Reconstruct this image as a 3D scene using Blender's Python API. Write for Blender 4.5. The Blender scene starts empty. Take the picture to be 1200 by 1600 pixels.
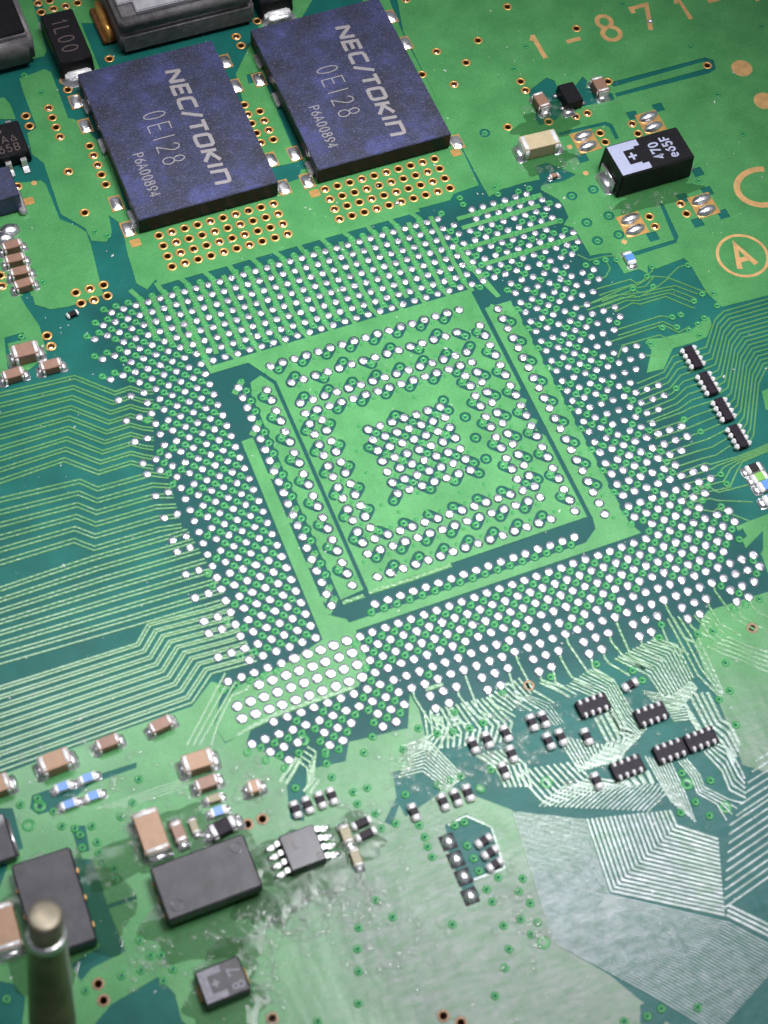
# Close-up of a green circuit board around an empty ball-grid site.  1 Blender unit = 1 mm.
# The board lies in the plane z = 0; x runs along the ball rows, y up across them.
import bpy, bmesh, math, random
import numpy as np
from mathutils import Matrix, Vector
from mathutils.geometry import delaunay_2d_cdt
random.seed(7)
sc = bpy.context.scene
sc.unit_settings.scale_length = 0.001
COL = sc.collection

# ------------------------------------------------------------------ camera
cd = bpy.data.cameras.new('camera'); cam = bpy.data.objects.new('camera', cd); COL.objects.link(cam)
cd.sensor_fit = 'VERTICAL'; cd.sensor_height = 24.0; cd.sensor_width = 18.0
cd.lens = 2738.54 / 1600 * 24.0
cd.clip_start = 1; cd.clip_end = 2000
Rr = Vector((0.92622834, -0.3727854, 0.05596532)); Rd = Vector((-0.30040104, -0.81961868, -0.48783649)); Rf = Vector((0.22772854, 0.43503594, -0.87113917))
cam.matrix_world = Matrix(((Rr.x, -Rd.x, -Rf.x, -21.283), (Rr.y, -Rd.y, -Rf.y, -74.964), (Rr.z, -Rd.z, -Rf.z, 113.867), (0, 0, 0, 1)))
cd.dof.use_dof = True; cd.dof.focus_distance = 147.0; cd.dof.aperture_fstop = cd.lens * 1e-3 / 0.85
sc.camera = cam

# ------------------------------------------------------------------ light: room, the work bench lamp and an added glint lamp
w = bpy.data.worlds.new('World'); sc.world = w; w.use_nodes = True
w.node_tree.nodes['Background'].inputs[0].default_value = (0.80, 0.86, 1.0, 1)
w.node_tree.nodes['Background'].inputs[1].default_value = 0.20
def area(name, loc, aim, sx, sy, power, color, spread=180):
    l = bpy.data.lights.new(name, 'AREA'); l.shape = 'RECTANGLE'; l.size = sx; l.size_y = sy
    l.energy = power; l.color = color; l.spread = math.radians(spread)
    o = bpy.data.objects.new(name, l); COL.objects.link(o); o.location = loc
    o.rotation_euler = (Vector(aim) - Vector(loc)).to_track_quat('-Z', 'Y').to_euler()
    return o
area('bench_lamp', (43, -14, 150), (11, -15, 0), 76, 64, 54000, (0.97, 0.97, 1.0), 39)
area('glint_lamp', (-18, 40, 150), (-14, -22, 0), 44, 26, 25000, (0.93, 0.95, 1.0), 100)  # added lamp, placed so its reflection glints on the left traces
sc.view_settings.view_transform = 'Standard'; sc.view_settings.look = 'None'; sc.view_settings.gamma = 1.0
sc.view_settings.exposure = -0.12
sc.render.engine = 'CYCLES'
sc.cycles.max_bounces = 6; sc.cycles.use_denoising = True

# ------------------------------------------------------------------ materials
def mat(name):
    m = bpy.data.materials.new(name); m.use_nodes = True
    return m, m.node_tree, m.node_tree.nodes['Principled BSDF']
def nd(nt, t, **kw):
    n = nt.nodes.new(t)
    for k, v in kw.items():
        if k in n.inputs: n.inputs[k].default_value = v
        else: setattr(n, k, v)
    return n
def noise(nt, scale, detail=3, stretch=(1, 1, 1), rot=0, rough=0.5):
    tc = nd(nt, 'ShaderNodeTexCoord'); mp = nd(nt, 'ShaderNodeMapping')
    mp.inputs['Scale'].default_value = stretch; mp.inputs['Rotation'].default_value = (0, 0, rot)
    n = nd(nt, 'ShaderNodeTexNoise'); n.inputs['Scale'].default_value = scale; n.inputs['Detail'].default_value = detail; n.inputs['Roughness'].default_value = rough
    nt.links.new(tc.outputs['Object'], mp.inputs[0]); nt.links.new(mp.outputs[0], n.inputs['Vector'])
    return n.outputs['Fac']
def ramp(nt, fac, stops):
    r = nd(nt, 'ShaderNodeValToRGB'); e = r.color_ramp.elements
    while len(e) < len(stops): e.new(0.5)
    for k, (p, c) in enumerate(stops):
        e[k].position = p; e[k].color = (c[0], c[1], c[2], 1) if isinstance(c, tuple) else (c, c, c, 1)
    nt.links.new(fac, r.inputs[0]); return r.outputs[0]
def math_(nt, op, a, b=None):
    n = nd(nt, 'ShaderNodeMath', operation=op)
    for k, v in enumerate((a, b)):
        if v is None: continue
        if isinstance(v, (int, float)): n.inputs[k].default_value = v
        else: nt.links.new(v, n.inputs[k])
    return n.outputs[0]
def bump(nt, p, h, strength, dist=0.1, coat=False):
    b = nd(nt, 'ShaderNodeBump'); b.inputs['Strength'].default_value = strength; b.inputs['Distance'].default_value = dist
    nt.links.new(h, b.inputs['Height']); nt.links.new(b.outputs[0], p.inputs['Normal'])
    if coat: nt.links.new(b.outputs[0], p.inputs['Coat Normal'])
    return b
def mixc(nt, f, a, b):
    n = nd(nt, 'ShaderNodeMix', data_type='RGBA')
    nt.links.new(f, n.inputs[0])
    for k, v in ((6, a), (7, b)):
        if isinstance(v, tuple): n.inputs[k].default_value = (*v, 1)
        else: nt.links.new(v, n.inputs[k])
    return n.outputs[2]
def simple(name, col, rough=0.5, metal=0.0, var=0.0, scale=3, bmp=0.0, bscale=8, coat=0.0, spec=0.5):
    m, nt, p = mat(name)
    p.inputs['Base Color'].default_value = (*col, 1); p.inputs['Roughness'].default_value = rough; p.inputs['Metallic'].default_value = metal
    p.inputs['Coat Weight'].default_value = coat; p.inputs['Specular IOR Level'].default_value = spec
    if var:
        f = noise(nt, scale, 4)
        c = ramp(nt, f, [(0.3, tuple(v * (1 - var) for v in col)), (0.7, tuple(min(1, v * (1 + var)) for v in col))])
        nt.links.new(c, p.inputs['Base Color'])
    if bmp: bump(nt, p, noise(nt, bscale, 4), bmp)
    return m
def residue_glare_mask(nt):
    # dried flux film plus painted glare: streaky patches on the lower middle board
    tc = nd(nt, 'ShaderNodeTexCoord'); sx = nd(nt, 'ShaderNodeSeparateXYZ'); nt.links.new(tc.outputs['Object'], sx.inputs[0])
    d = math_(nt, 'ADD', math_(nt, 'MULTIPLY', sx.outputs[1], -0.06), -1.95)          # grows from y = -37 down
    d2 = math_(nt, 'ADD', math_(nt, 'MULTIPLY', sx.outputs[0], 0.10), 1.35)            # fades out left of x = -8
    a = math_(nt, 'MINIMUM', d, d2)
    n = noise(nt, 0.14, 3, (1, 0.55, 1), 0.9, 0.5)
    s = math_(nt, 'ADD', a, math_(nt, 'MULTIPLY', math_(nt, 'SUBTRACT', n, 0.5), 1.7))
    c = nd(nt, 'ShaderNodeClamp'); nt.links.new(s, c.inputs[0]); return c.outputs[0]
def mask_mat(name, c1, c2, weave, rough, coat_rough, film=0.55, coat=1.0, deep=False, fc=(0.38, 0.42, 0.42), ior=1.55):
    # solder mask: coloured lacquer with a glossy coat, glass weave telegraphing through, flux film and painted glare on top
    m, nt, p = mat(name)
    col = ramp(nt, noise(nt, 0.35, 5), [(0.30, c1), (0.70, c2)])
    gr = nd(nt, 'ShaderNodeMix', data_type='RGBA', blend_type='MULTIPLY'); gr.inputs[0].default_value = 1.0
    nt.links.new(col, gr.inputs[6]); nt.links.new(ramp(nt, noise(nt, 7.5, 3, rough=0.7), [(0.30, 0.80), (0.70, 1.12)]), gr.inputs[7]); col = gr.outputs[2]
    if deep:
        # the laminate colour is darker over the ball-grid site
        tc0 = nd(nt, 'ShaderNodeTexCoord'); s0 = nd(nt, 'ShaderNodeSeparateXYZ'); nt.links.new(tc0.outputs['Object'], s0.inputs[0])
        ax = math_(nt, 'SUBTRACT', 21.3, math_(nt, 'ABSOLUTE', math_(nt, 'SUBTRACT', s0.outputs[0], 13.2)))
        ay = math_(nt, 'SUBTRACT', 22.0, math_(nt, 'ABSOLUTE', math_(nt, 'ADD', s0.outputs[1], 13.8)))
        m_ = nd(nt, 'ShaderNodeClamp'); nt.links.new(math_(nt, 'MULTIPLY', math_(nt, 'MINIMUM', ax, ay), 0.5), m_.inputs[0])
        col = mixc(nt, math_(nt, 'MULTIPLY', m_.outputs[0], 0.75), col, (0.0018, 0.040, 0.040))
    r = residue_glare_mask(nt)
    str_ = noise(nt, 1.7, 6, (0.40, 1.3, 1), 0.55, 0.70)
    film_glare = math_(nt, 'MULTIPLY', math_(nt, 'MULTIPLY', r, film), ramp(nt, str_, [(0.25, 0.35), (0.75, 1.0)]))
    nt.links.new(mixc(nt, film_glare, col, fc), p.inputs['Base Color'])  # film tint also carries the neutral grey of the glare
    p.inputs['Roughness'].default_value = rough; p.inputs['Specular IOR Level'].default_value = 0.12
    cw = math_(nt, 'MULTIPLY', coat, math_(nt, 'ADD', 1.0, math_(nt, 'MULTIPLY', r, math_(nt, 'SUBTRACT', math_(nt, 'MULTIPLY', ramp(nt, str_, [(0.36, 0.0), (0.66, 1.0)]), 0.85), 0.40))))
    nt.links.new(cw, p.inputs['Coat Weight']); p.inputs['Coat IOR'].default_value = ior
    cr = math_(nt, 'ADD', math_(nt, 'MULTIPLY', r, 0.12), ramp(nt, noise(nt, 0.5, 4), [(0.3, coat_rough), (0.7, coat_rough + 0.06)]))
    nt.links.new(cr, p.inputs['Coat Roughness'])
    # bump: weave + orange peel + brushed film
    tc = nd(nt, 'ShaderNodeTexCoord')
    hs = []
    for ang in (math.radians(38), math.radians(-52)):
        mp = nd(nt, 'ShaderNodeMapping'); mp.inputs['Rotation'].default_value = (0, 0, ang); nt.links.new(tc.outputs['Object'], mp.inputs[0])
        wv = nd(nt, 'ShaderNodeTexWave'); wv.inputs['Scale'].default_value = 0.85; wv.inputs['Distortion'].default_value = 1.2; wv.inputs['Detail'].default_value = 1; wv.inputs['Detail Scale'].default_value = 2
        nt.links.new(mp.outputs[0], wv.inputs['Vector']); hs.append(wv.outputs['Fac'])
    h = math_(nt, 'MULTIPLY', math_(nt, 'ADD', hs[0], hs[1]), weave)
    h = math_(nt, 'ADD', h, math_(nt, 'MULTIPLY', noise(nt, 1.6, 3), 0.10))
    if ior > 1.6: h = math_(nt, 'ADD', h, math_(nt, 'MULTIPLY', noise(nt, 4.2, 4, (1, 1, 1), 0, 0.7), 0.9))
    h = math_(nt, 'ADD', h, math_(nt, 'MULTIPLY', math_(nt, 'MULTIPLY', str_, r), 1.5))
    h = math_(nt, 'ADD', h, math_(nt, 'MULTIPLY', math_(nt, 'MULTIPLY', noise(nt, 0.5, 5, (1, 0.4, 1), 0.8), r), 5.0))
    wr = nd(nt, 'ShaderNodeTexWave'); wr.inputs['Scale'].default_value = 0.32; wr.inputs['Distortion'].default_value = 14; wr.inputs['Detail'].default_value = 3; wr.inputs['Detail Scale'].default_value = 0.35
    nt.links.new(tc.outputs['Object'], wr.inputs[0])
    h = math_(nt, 'ADD', h, math_(nt, 'MULTIPLY', math_(nt, 'MULTIPLY', wr.outputs['Fac'], r), 0.35))
    h = math_(nt, 'ADD', h, math_(nt, 'MULTIPLY', math_(nt, 'MULTIPLY', noise(nt, 7.0, 3), r), 0.5))
    bump(nt, p, h, 0.5, 0.035, True)
    return m
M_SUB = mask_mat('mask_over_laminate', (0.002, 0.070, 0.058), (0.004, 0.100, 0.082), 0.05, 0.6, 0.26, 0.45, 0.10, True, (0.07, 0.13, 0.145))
M_POUR = mask_mat('mask_over_copper', (0.042, 0.180, 0.054), (0.066, 0.238, 0.077), 0.02, 0.45, 0.22, 0.90, 0.36, False, (0.105, 0.108, 0.116))
M_TRACE = mask_mat('mask_over_trace', (0.050, 0.175, 0.052), (0.075, 0.22, 0.07), 0.16, 0.35, 0.18, 0.90, 0.60, False, (0.135, 0.155, 0.205), 1.8)
M_VIA = mask_mat('mask_over_via', (0.030, 0.19, 0.052), (0.045, 0.24, 0.075), 0.0, 0.3, 0.16, 0.2, 0.16)
M_CORE = simple('laminate_core', (0.16, 0.17, 0.07), 0.7, var=0.2)

def tin(name, base, r0, r1, bmp, scale=5.0, metal=0.55):
    m, nt, p = mat(name)
    f = noise(nt, scale, 5, (1, 1, 1), 0, 0.6)
    nt.links.new(ramp(nt, f, [(0.28, tuple(v * 0.72 for v in base)), (0.60, base)]), p.inputs['Base Color'])
    nt.links.new(ramp(nt, noise(nt, scale * 0.5, 3), [(0.3, r0), (0.7, r1)]), p.inputs['Roughness'])
    p.inputs['Metallic'].default_value = metal
    bump(nt, p, noise(nt, scale * 1.4, 4), bmp, 0.06)
    return m
M_PAD = tin('wicked_solder', (0.48, 0.47, 0.54), 0.28, 0.46, 1.3, 3.0, 0.85)
M_TIN = tin('tinned_terminal', (0.84, 0.82, 0.81), 0.32, 0.46, 0.5, 3.0, 0.3)
M_SOLDER = tin('reflowed_solder', (0.74, 0.73, 0.74), 0.22, 0.42, 0.9, 1.6)
M_SOLDER.node_tree.nodes['Principled BSDF'].inputs['Metallic'].default_value = 0.95
M_STEEL = tin('plated_lead', (0.72, 0.71, 0.70), 0.22, 0.36, 0.3, 2.0)
M_STEEL.node_tree.nodes['Principled BSDF'].inputs['Metallic'].default_value = 0.9
M_GOLD = simple('gold_plating', (0.50, 0.28, 0.09), 0.36, 0.55, 0.15, 2.0, 0.2, 3)
M_GOLDP = simple('copper_lettering', (0.46, 0.265, 0.10), 0.5, 0.25, 0.18, 1.2, 0.2, 4)
M_BARREL = simple('plated_barrel', (0.16, 0.07, 0.025), 0.45, 0.6, 0.3, 4)
M_BLACK = simple('black_epoxy', (0.008, 0.0075, 0.009), 0.40, 0.0, 0.4, 6, 0.15, 14, spec=0.18)
M_DARK = simple('dark_grey_epoxy', (0.026, 0.024, 0.029), 0.46, 0.0, 0.45, 0.7, 0.2, 1.6, coat=0.35, spec=0.4)
M_ARR = simple('resistor_glaze', (0.010, 0.006, 0.011), 0.45, 0.0, 0.3, 5, 0.3, 5, spec=0.12)
M_BROWN = simple('brown_ceramic', (0.20, 0.105, 0.068), 0.5, 0.0, 0.12, 3, 0.2, 9)
M_TAN = simple('tan_ceramic', (0.29, 0.165, 0.092), 0.5, 0.0, 0.10, 2.5, 0.2, 9)
M_BEIGE = simple('beige_ceramic', (0.38, 0.305, 0.18), 0.5, 0.0, 0.08, 2.5, 0.2, 9)
M_OLIVE = simple('olive_ceramic', (0.22, 0.19, 0.11), 0.5, 0.0, 0.1, 3, 0.2, 9)
M_BLUE = simple('blue_glaze', (0.065, 0.18, 0.43), 0.35, 0.0, 0.10, 4)
M_GREENR = simple('green_glaze', (0.13, 0.32, 0.05), 0.35, 0.0, 0.10, 4)
M_WHITEC = simple('white_alumina', (0.75, 0.74, 0.70), 0.5, 0.0, 0.06, 4)
M_PRINT = simple('white_laser_print', (0.22, 0.20, 0.205), 0.7, 0.0, 0.10, 3)
M_PRINTT = simple('pale_print', (0.30, 0.32, 0.44), 0.6, 0.0, 0.06, 3)
M_PRINTG = simple('grey_print', (0.17, 0.165, 0.19), 0.6, 0.0, 0.2, 3)
M_PRINTD = simple('dull_print', (0.075, 0.05, 0.045), 0.6, 0.0, 0.2, 3)
M_BRASS = simple('brown_metal', (0.15, 0.11, 0.075), 0.26, 0.55, 0.35, 0.35, 0.2, 0.6)
M_BRASST = simple('worn_olive_metal', (0.26, 0.225, 0.165), 0.42, 0.6, 0.4, 0.8, 0.2, 1, spec=0.2)
M_IND = simple('sintered_ferrite', (0.125, 0.116, 0.118), 0.50, 0.25, 0.3, 1.2, 0.5, 7)
M_LID = simple('pale_grey_lid', (0.30, 0.285, 0.30), 0.5, 0.0, 0.15, 1.5, 0.3, 6)
M_COPPER = simple('copper_lead', (0.85, 0.40, 0.10), 0.3, 0.8, 0.2, 2)
def nec_mat():
    m, nt, p = mat('speckled_blue_package')
    big = ramp(nt, noise(nt, 0.34, 6, (1, 1, 1), 0, 0.66), [(0.34, (0.007, 0.008, 0.018)), (0.54, (0.016, 0.019, 0.058)), (0.72, (0.034, 0.042, 0.150))])
    sp = ramp(nt, noise(nt, 7.5, 3, (1, 1, 1), 0, 0.6), [(0.56, 0.0), (0.78, 1.0)])
    sp2 = math_(nt, 'MULTIPLY', sp, 0.42)
    nt.links.new(mixc(nt, sp2, big, (0.22, 0.22, 0.42)), p.inputs['Base Color'])
    p.inputs['Roughness'].default_value = 0.5; p.inputs['Specular IOR Level'].default_value = 0.55
    h = math_(nt, 'ADD', noise(nt, 6, 3), math_(nt, 'MULTIPLY', noise(nt, 0.8, 4), 1.6))
    bump(nt, p, h, 0.6, 0.05)
    return m
M_NEC = nec_mat()

# ------------------------------------------------------------------ mesh helpers
def link(name, me, parent=None, loc=None):
    o = bpy.data.objects.new(name, me)
    COL.objects.link(o)
    if parent: o.parent = parent
    if loc: o.location = loc
    return o
def mesh(name, v, f, mats, idx=None, smooth=None):
    me = bpy.data.meshes.new(name); me.from_pydata([tuple(p) for p in v], [], f)
    for m in (mats if isinstance(mats, (list, tuple)) else [mats]): me.materials.append(m)
    if idx: me.polygons.foreach_set('material_index', idx)
    if smooth is not None: me.polygons.foreach_set('use_smooth', [bool(smooth)] * len(me.polygons) if isinstance(smooth, bool) else smooth)
    me.update(); return me
def thing(name, label, cat, loc=(0, 0, 0), rotz=0.0, group=None):
    o = bpy.data.objects.new(name, None); COL.objects.link(o)
    o.location = loc if len(loc) == 3 else (loc[0], loc[1], 0); o.rotation_euler = (0, 0, rotz); o.empty_display_size = 0.5
    o['label'] = label; o['category'] = cat
    if group: o['group'] = group
    return o
def box_me(name, sx, sy, sz, m, bev=0.06, z0=0.0, seg=2, top=1.0, cx=0.0, cy=0.0):
    bm = bmesh.new(); bmesh.ops.create_cube(bm, size=1)
    for v in bm.verts:
        k = top if v.co.z > 0 else 1.0
        v.co = Vector((cx + v.co.x * sx * k, cy + v.co.y * sy * k, z0 + (v.co.z + 0.5) * sz))
    if bev: bmesh.ops.bevel(bm, geom=list(bm.edges), offset=bev, segments=seg, affect='EDGES', clamp_overlap=True)
    me = bpy.data.meshes.new(name); bm.to_mesh(me); bm.free(); me.materials.append(m)
    for p in me.polygons: p.use_smooth = len(p.vertices) < 4 or p.area < 4 * bev * max(sx, sy, sz)
    me.update(); return me
def box(name, parent, *a, **k):
    return link(name, box_me(name, *a, **k), parent)
def ring(cx, cy, r, n, ph=0.0): return [(cx + r * math.cos(ph + 2 * math.pi * k / n), cy + r * math.sin(ph + 2 * math.pi * k / n)) for k in range(n)]
def lathe(name, prof, n, mats, idx=None, smooth=True, jitter=0.0):
    # prof: (r, z) from the outside in
    v, f, mi = [], [], []
    for q, (r, z) in enumerate(prof):
        if r <= 0: v.append((0, 0, z)); continue
        for k in range(n):
            a = 2 * math.pi * k / n; rr = r * (1 + random.uniform(-jitter, jitter)); v.append((rr * math.cos(a), rr * math.sin(a), z))
    for q in range(len(prof) - 1):
        for k in range(n):
            a, b = q * n + k, q * n + (k + 1) % n
            if prof[q + 1][0] <= 0: f.append((a, b, (q + 1) * n))
            else: f.append((a, b, b + n, a + n))
            mi.append(idx[q] if idx else 0)
    return mesh(name, v, f, mats, mi, smooth)
def offset_strip(pl, w):
    # left / right points of a mitred ribbon along a polyline
    n = len(pl); L, Rt = [], []
    for k in range(n):
        p = Vector(pl[k])
        d0 = (p - Vector(pl[k - 1])).normalized() if k else None
        d1 = (Vector(pl[k + 1]) - p).normalized() if k < n - 1 else None
        if d0 is None: d0 = d1
        if d1 is None: d1 = d0
        t = (d0 + d1)
        t = t.normalized() if t.length > 1e-6 else d1
        nn = Vector((-t.y, t.x)); c = max(0.45, nn.dot(Vector((-d1.y, d1.x))))
        L.append(p + nn * (w / 2 / c)); Rt.append(p - nn * (w / 2 / c))
    return L, Rt
def clean(pl):
    out = [pl[0]]
    for p in pl[1:]:
        if (Vector(p) - Vector(out[-1])).length > 1e-3: out.append(p)
    return out
def ribbon_geo(pl, w, z0, z1, sh=0.70, closed=False):
    # raised trace with sloped, softly shaded shoulders
    pl = clean(pl); v, f = [], []
    A, B = offset_strip(pl, w); C, D = offset_strip(pl, w * sh)
    for k in range(len(pl)):
        v += [(A[k].x, A[k].y, z0), (C[k].x, C[k].y, z1), (D[k].x, D[k].y, z1), (B[k].x, B[k].y, z0)]
    for k in range(len(pl) - 1):
        a = 4 * k; b = a + 4
        for q in range(3): f.append((a + q, a + q + 1, b + q + 1, b + q))
    f.append((0, 3, 2, 1)); e = 4 * (len(pl) - 1); f.append((e, e + 1, e + 2, e + 3))
    return v, [t[::-1] for t in f]
def join(parts):
    v, f = [], []
    for a, b in parts:
        o = len(v); v += a; f += [tuple(i + o for i in t) for t in b]
    return v, f
# stroke lettering: every glyph is a set of polylines in a 1-high cell, drawn as flat ribbons
def arc(cx, cy, rx, ry, a0, a1, n=10): return [(cx + rx * math.cos(math.radians(a0 + (a1 - a0) * k / n)), cy + ry * math.sin(math.radians(a0 + (a1 - a0) * k / n))) for k in range(n + 1)]
GL = {
 'N': (0.8, [[(0.05, 0), (0.05, 1)], [(0.05, 0.97), (0.7, 0.03)], [(0.7, 0), (0.7, 1)]]),
 'E': (0.66, [[(0.62, 0), (0.05, 0), (0.05, 1), (0.62, 1)], [(0.05, 0.5), (0.55, 0.5)]]),
 'C': (0.72, [[(0.68, 1.0), (0.22, 1.0), (0.08, 0.93), (0.05, 0.8), (0.05, 0.2), (0.08, 0.07), (0.22, 0), (0.68, 0)]]),
 '/': (0.42, [[(0.0, -0.12), (0.36, 1.12)]]),
 'T': (0.70, [[(0.0, 1), (0.68, 1)], [(0.34, 1), (0.34, 0)]]),
 'O': (0.82, [[(0.38, 0), (0.12, 0.02), (0.05, 0.14), (0.05, 0.86), (0.12, 0.98), (0.38, 1), (0.64, 0.98), (0.71, 0.86), (0.71, 0.14), (0.64, 0.02), (0.38, 0)]]),
 'K': (0.72, [[(0.05, 0), (0.05, 1)], [(0.68, 1), (0.16, 0.5), (0.68, 0)]]),
 'I': (0.22, [[(0.08, 0), (0.08, 1)]]),
 'n': (0.82, [[(0.05, 0), (0.05, 1), (0.55, 1), (0.69, 0.95), (0.73, 0.82), (0.73, 0)]]),
 '0': (0.66, [arc(0.29, 0.5, 0.25, 0.5, 90, 450, 18)]),
 '1': (0.46, [[(0.08, 0.74), (0.24, 1), (0.24, 0)]]),
 '|': (0.40, [[(0.18, 0), (0.18, 1)]]),
 '2': (0.66, [arc(0.29, 0.73, 0.25, 0.27, 165, -35, 10) + [(0.06, 0.0), (0.56, 0.0)]]),
 '4': (0.66, [[(0.40, 0), (0.40, 1), (0.04, 0.30), (0.56, 0.30)]]),
 '5': (0.64, [[(0.50, 1), (0.10, 1), (0.07, 0.56)] + arc(0.27, 0.31, 0.26, 0.31, 125, -150, 12)]),
 '6': (0.64, [[(0.46, 1.0), (0.20, 0.72)] + arc(0.29, 0.31, 0.25, 0.31, 150, 510, 16)]),
 '7': (0.66, [[(0.03, 0.80), (0.03, 1), (0.55, 1), (0.22, 0)]]),
 '8': (0.66, [arc(0.29, 0.76, 0.21, 0.24, -90, 270, 14), arc(0.29, 0.27, 0.26, 0.26, 90, 450, 16)]),
 '9': (0.64, [[(0.12, 0.0), (0.38, 0.28)] + arc(0.29, 0.69, 0.25, 0.31, -30, 330, 16)]),
 'A': (0.72, [[(0.0, 0), (0.33, 1), (0.66, 0)], [(0.12, 0.33), (0.54, 0.33)]]),
 'P': (0.64, [[(0.05, 0), (0.05, 1), (0.30, 1)] + arc(0.30, 0.75, 0.25, 0.25, 90, -90, 8) + [(0.05, 0.5)]]),
 'B': (0.66, [[(0.30, 0.5), (0.05, 0.5), (0.05, 1), (0.30, 1)] + arc(0.30, 0.75, 0.22, 0.25, 90, -90, 8), [(0.05, 0.5), (0.05, 0), (0.30, 0)] + arc(0.30, 0.25, 0.25, 0.25, -90, 90, 8)]),
 'L': (0.60, [[(0.05, 1), (0.05, 0), (0.52, 0)]]),
 'F': (0.62, [[(0.05, 0), (0.05, 1), (0.56, 1)], [(0.05, 0.52), (0.48, 0.52)]]),
 'e': (0.66, [[(0.06, 0.36), (0.54, 0.36)] + arc(0.30, 0.34, 0.25, 0.34, 8, 320, 14)]),
 '-': (0.60, [[(0.05, 0.45), (0.52, 0.45)]]),
 '^': (0.80, [[(0.05, 0.05), (0.35, 0.85), (0.65, 0.05), (0.05, 0.05)]]),
 '+': (0.80, [[(0.0, 0.5), (0.7, 0.5)], [(0.35, 0.13), (0.35, 0.87)]]),
 ' ': (0.4, []),
}
def text_me(name, s, h, length, wd, m, slant=0.0, wx=1.0, gap=0.12):
    # lettering along +x from the origin, cap height h, squeezed to the given length
    parts = []; x = 0; z = 0; pens = []
    for ch in s:
        wdt, st = GL[ch]; pens.append((x, st)); x += wdt * wx + gap
    tot = max(0.01, x - gap - 0.05); k = (length / (h * tot)) if length else 1.0
    for x, st in pens:
        for pl in st:
            q = [((x + a * wx + slant * b) * h * k, b * h) for a, b in pl]
            q = clean(q)
            A, B = offset_strip(q, wd); z += 0.0015
            v = [(p.x, p.y, z) for p in A] + [(p.x, p.y, z) for p in B]; n = len(q)
            parts.append((v, [(i, i + n, i + n + 1, i + 1) for i in range(n - 1)]))
    v, f = join(parts)
    return mesh(name, v, f, m)
def text(name, parent, s, at, rot, h, length, wd, m, z, **k):
    o = link(name, text_me(name, s, h, length, wd, m, **k), parent, (at[0], at[1], z)); o.rotation_euler = (0, 0, math.radians(rot)); return o
def copy_thing(o, loc, label, rotz=None):
    c = o.copy(); COL.objects.link(c); c.location = (loc[0], loc[1], o.location.z); c['label'] = label
    if rotz is not None: c.rotation_euler = (0, 0, rotz)
    for ch in list(o.children):
        d = ch.copy(); COL.objects.link(d); d.parent = c
        for g in list(ch.children):
            e = g.copy(); COL.objects.link(e); e.parent = d
    return c

# ------------------------------------------------------------------ ball-grid sites: row -> runs of occupied columns
ROWS = {-6:[[-5,23],[26,31]],-5:[[-6,24],[26,32]],-4:[[-7,33]],-3:[[-5,32]],-2:[[-7,31]],-1:[[-5,33]],0:[[-7,33]],1:[[-5,32]],2:[[-7,0],[26,31]],3:[[-5,0],[5,21],[26,33]],4:[[-7,0],[2,2],[24,24],[26,33]],5:[[-5,0],[2,2],[4,4],[6,20],[22,22],[24,24],[26,32]],6:[[-7,0],[2,2],[4,4],[22,22],[24,24],[26,31]],7:[[-5,0],[2,2],[4,4],[6,20],[22,22],[24,24],[26,33]],8:[[-7,0],[2,2],[4,4],[6,20],[22,22],[24,24],[26,33]],9:[[-7,0],[2,2],[4,4],[6,7],[19,20],[22,22],[24,24],[26,32]],10:[[-5,0],[2,2],[4,4],[6,7],[19,20],[22,22],[24,24],[26,31]],11:[[-7,0],[2,2],[4,4],[6,7],[10,16],[19,20],[22,22],[24,24],[26,33]],12:[[-5,0],[2,2],[4,4],[6,7],[10,16],[19,20],[22,22],[24,24],[26,33]],13:[[-7,0],[2,2],[4,4],[6,7],[10,16],[19,20],[22,22],[24,24],[26,32]],14:[[-5,0],[2,2],[4,4],[6,7],[10,16],[19,20],[22,22],[24,24],[26,31]],15:[[-7,0],[2,2],[4,4],[6,7],[10,16],[19,20],[22,22],[24,24],[26,33]],16:[[-7,0],[2,2],[4,4],[6,7],[10,16],[19,20],[22,22],[24,24],[26,33]],17:[[-5,0],[2,2],[4,4],[6,7],[10,16],[19,20],[22,22],[24,24],[26,32]],18:[[-7,0],[2,2],[4,4],[6,7],[19,20],[22,22],[24,24],[26,31]],19:[[-5,0],[2,2],[4,4],[6,7],[19,20],[22,22],[24,24],[26,33]],20:[[-7,0],[2,2],[4,4],[6,20],[22,22],[24,24],[26,33]],21:[[-5,0],[2,2],[4,4],[6,20],[22,22],[24,24],[26,32]],22:[[-7,0],[2,2],[4,4],[22,22],[24,24],[26,31]],23:[[-7,0],[2,2],[4,4],[6,20],[22,22],[24,24],[26,33]],24:[[-5,0],[2,2],[24,24],[26,33]],25:[[-7,0],[5,21],[26,32]],26:[[-5,0],[27,31]],27:[[-7,33]],28:[[-5,33]],29:[[-7,32]],30:[[-7,31]],31:[[-5,33]],32:[[-7,33]],33:[[-6,-4],[-2,0],[2,4],[6,8],[10,12],[14,16],[18,20],[22,24],[26,28],[30,32]],34:[[-5,-5],[-2,-1],[2,3],[6,7],[10,11],[14,15],[18,19],[22,23],[26,27],[30,31]]}
PADS = [(j, i) for i, rs in ROWS.items() for a, b in rs for j in range(a, b + 1)]
PSET = set(PADS)
def inside(p, poly):
    x, y = p; c = False; n = len(poly)
    for k in range(n):
        x1, y1 = poly[k]; x2, y2 = poly[(k + 1) % n]
        if (y1 > y) != (y2 > y) and x < (x2 - x1) * (y - y1) / (y2 - y1) + x1: c = not c
    return c
def LT(*pts): return [(a, -b) for a, b in pts]          # lattice (column, row) -> mm
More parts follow.
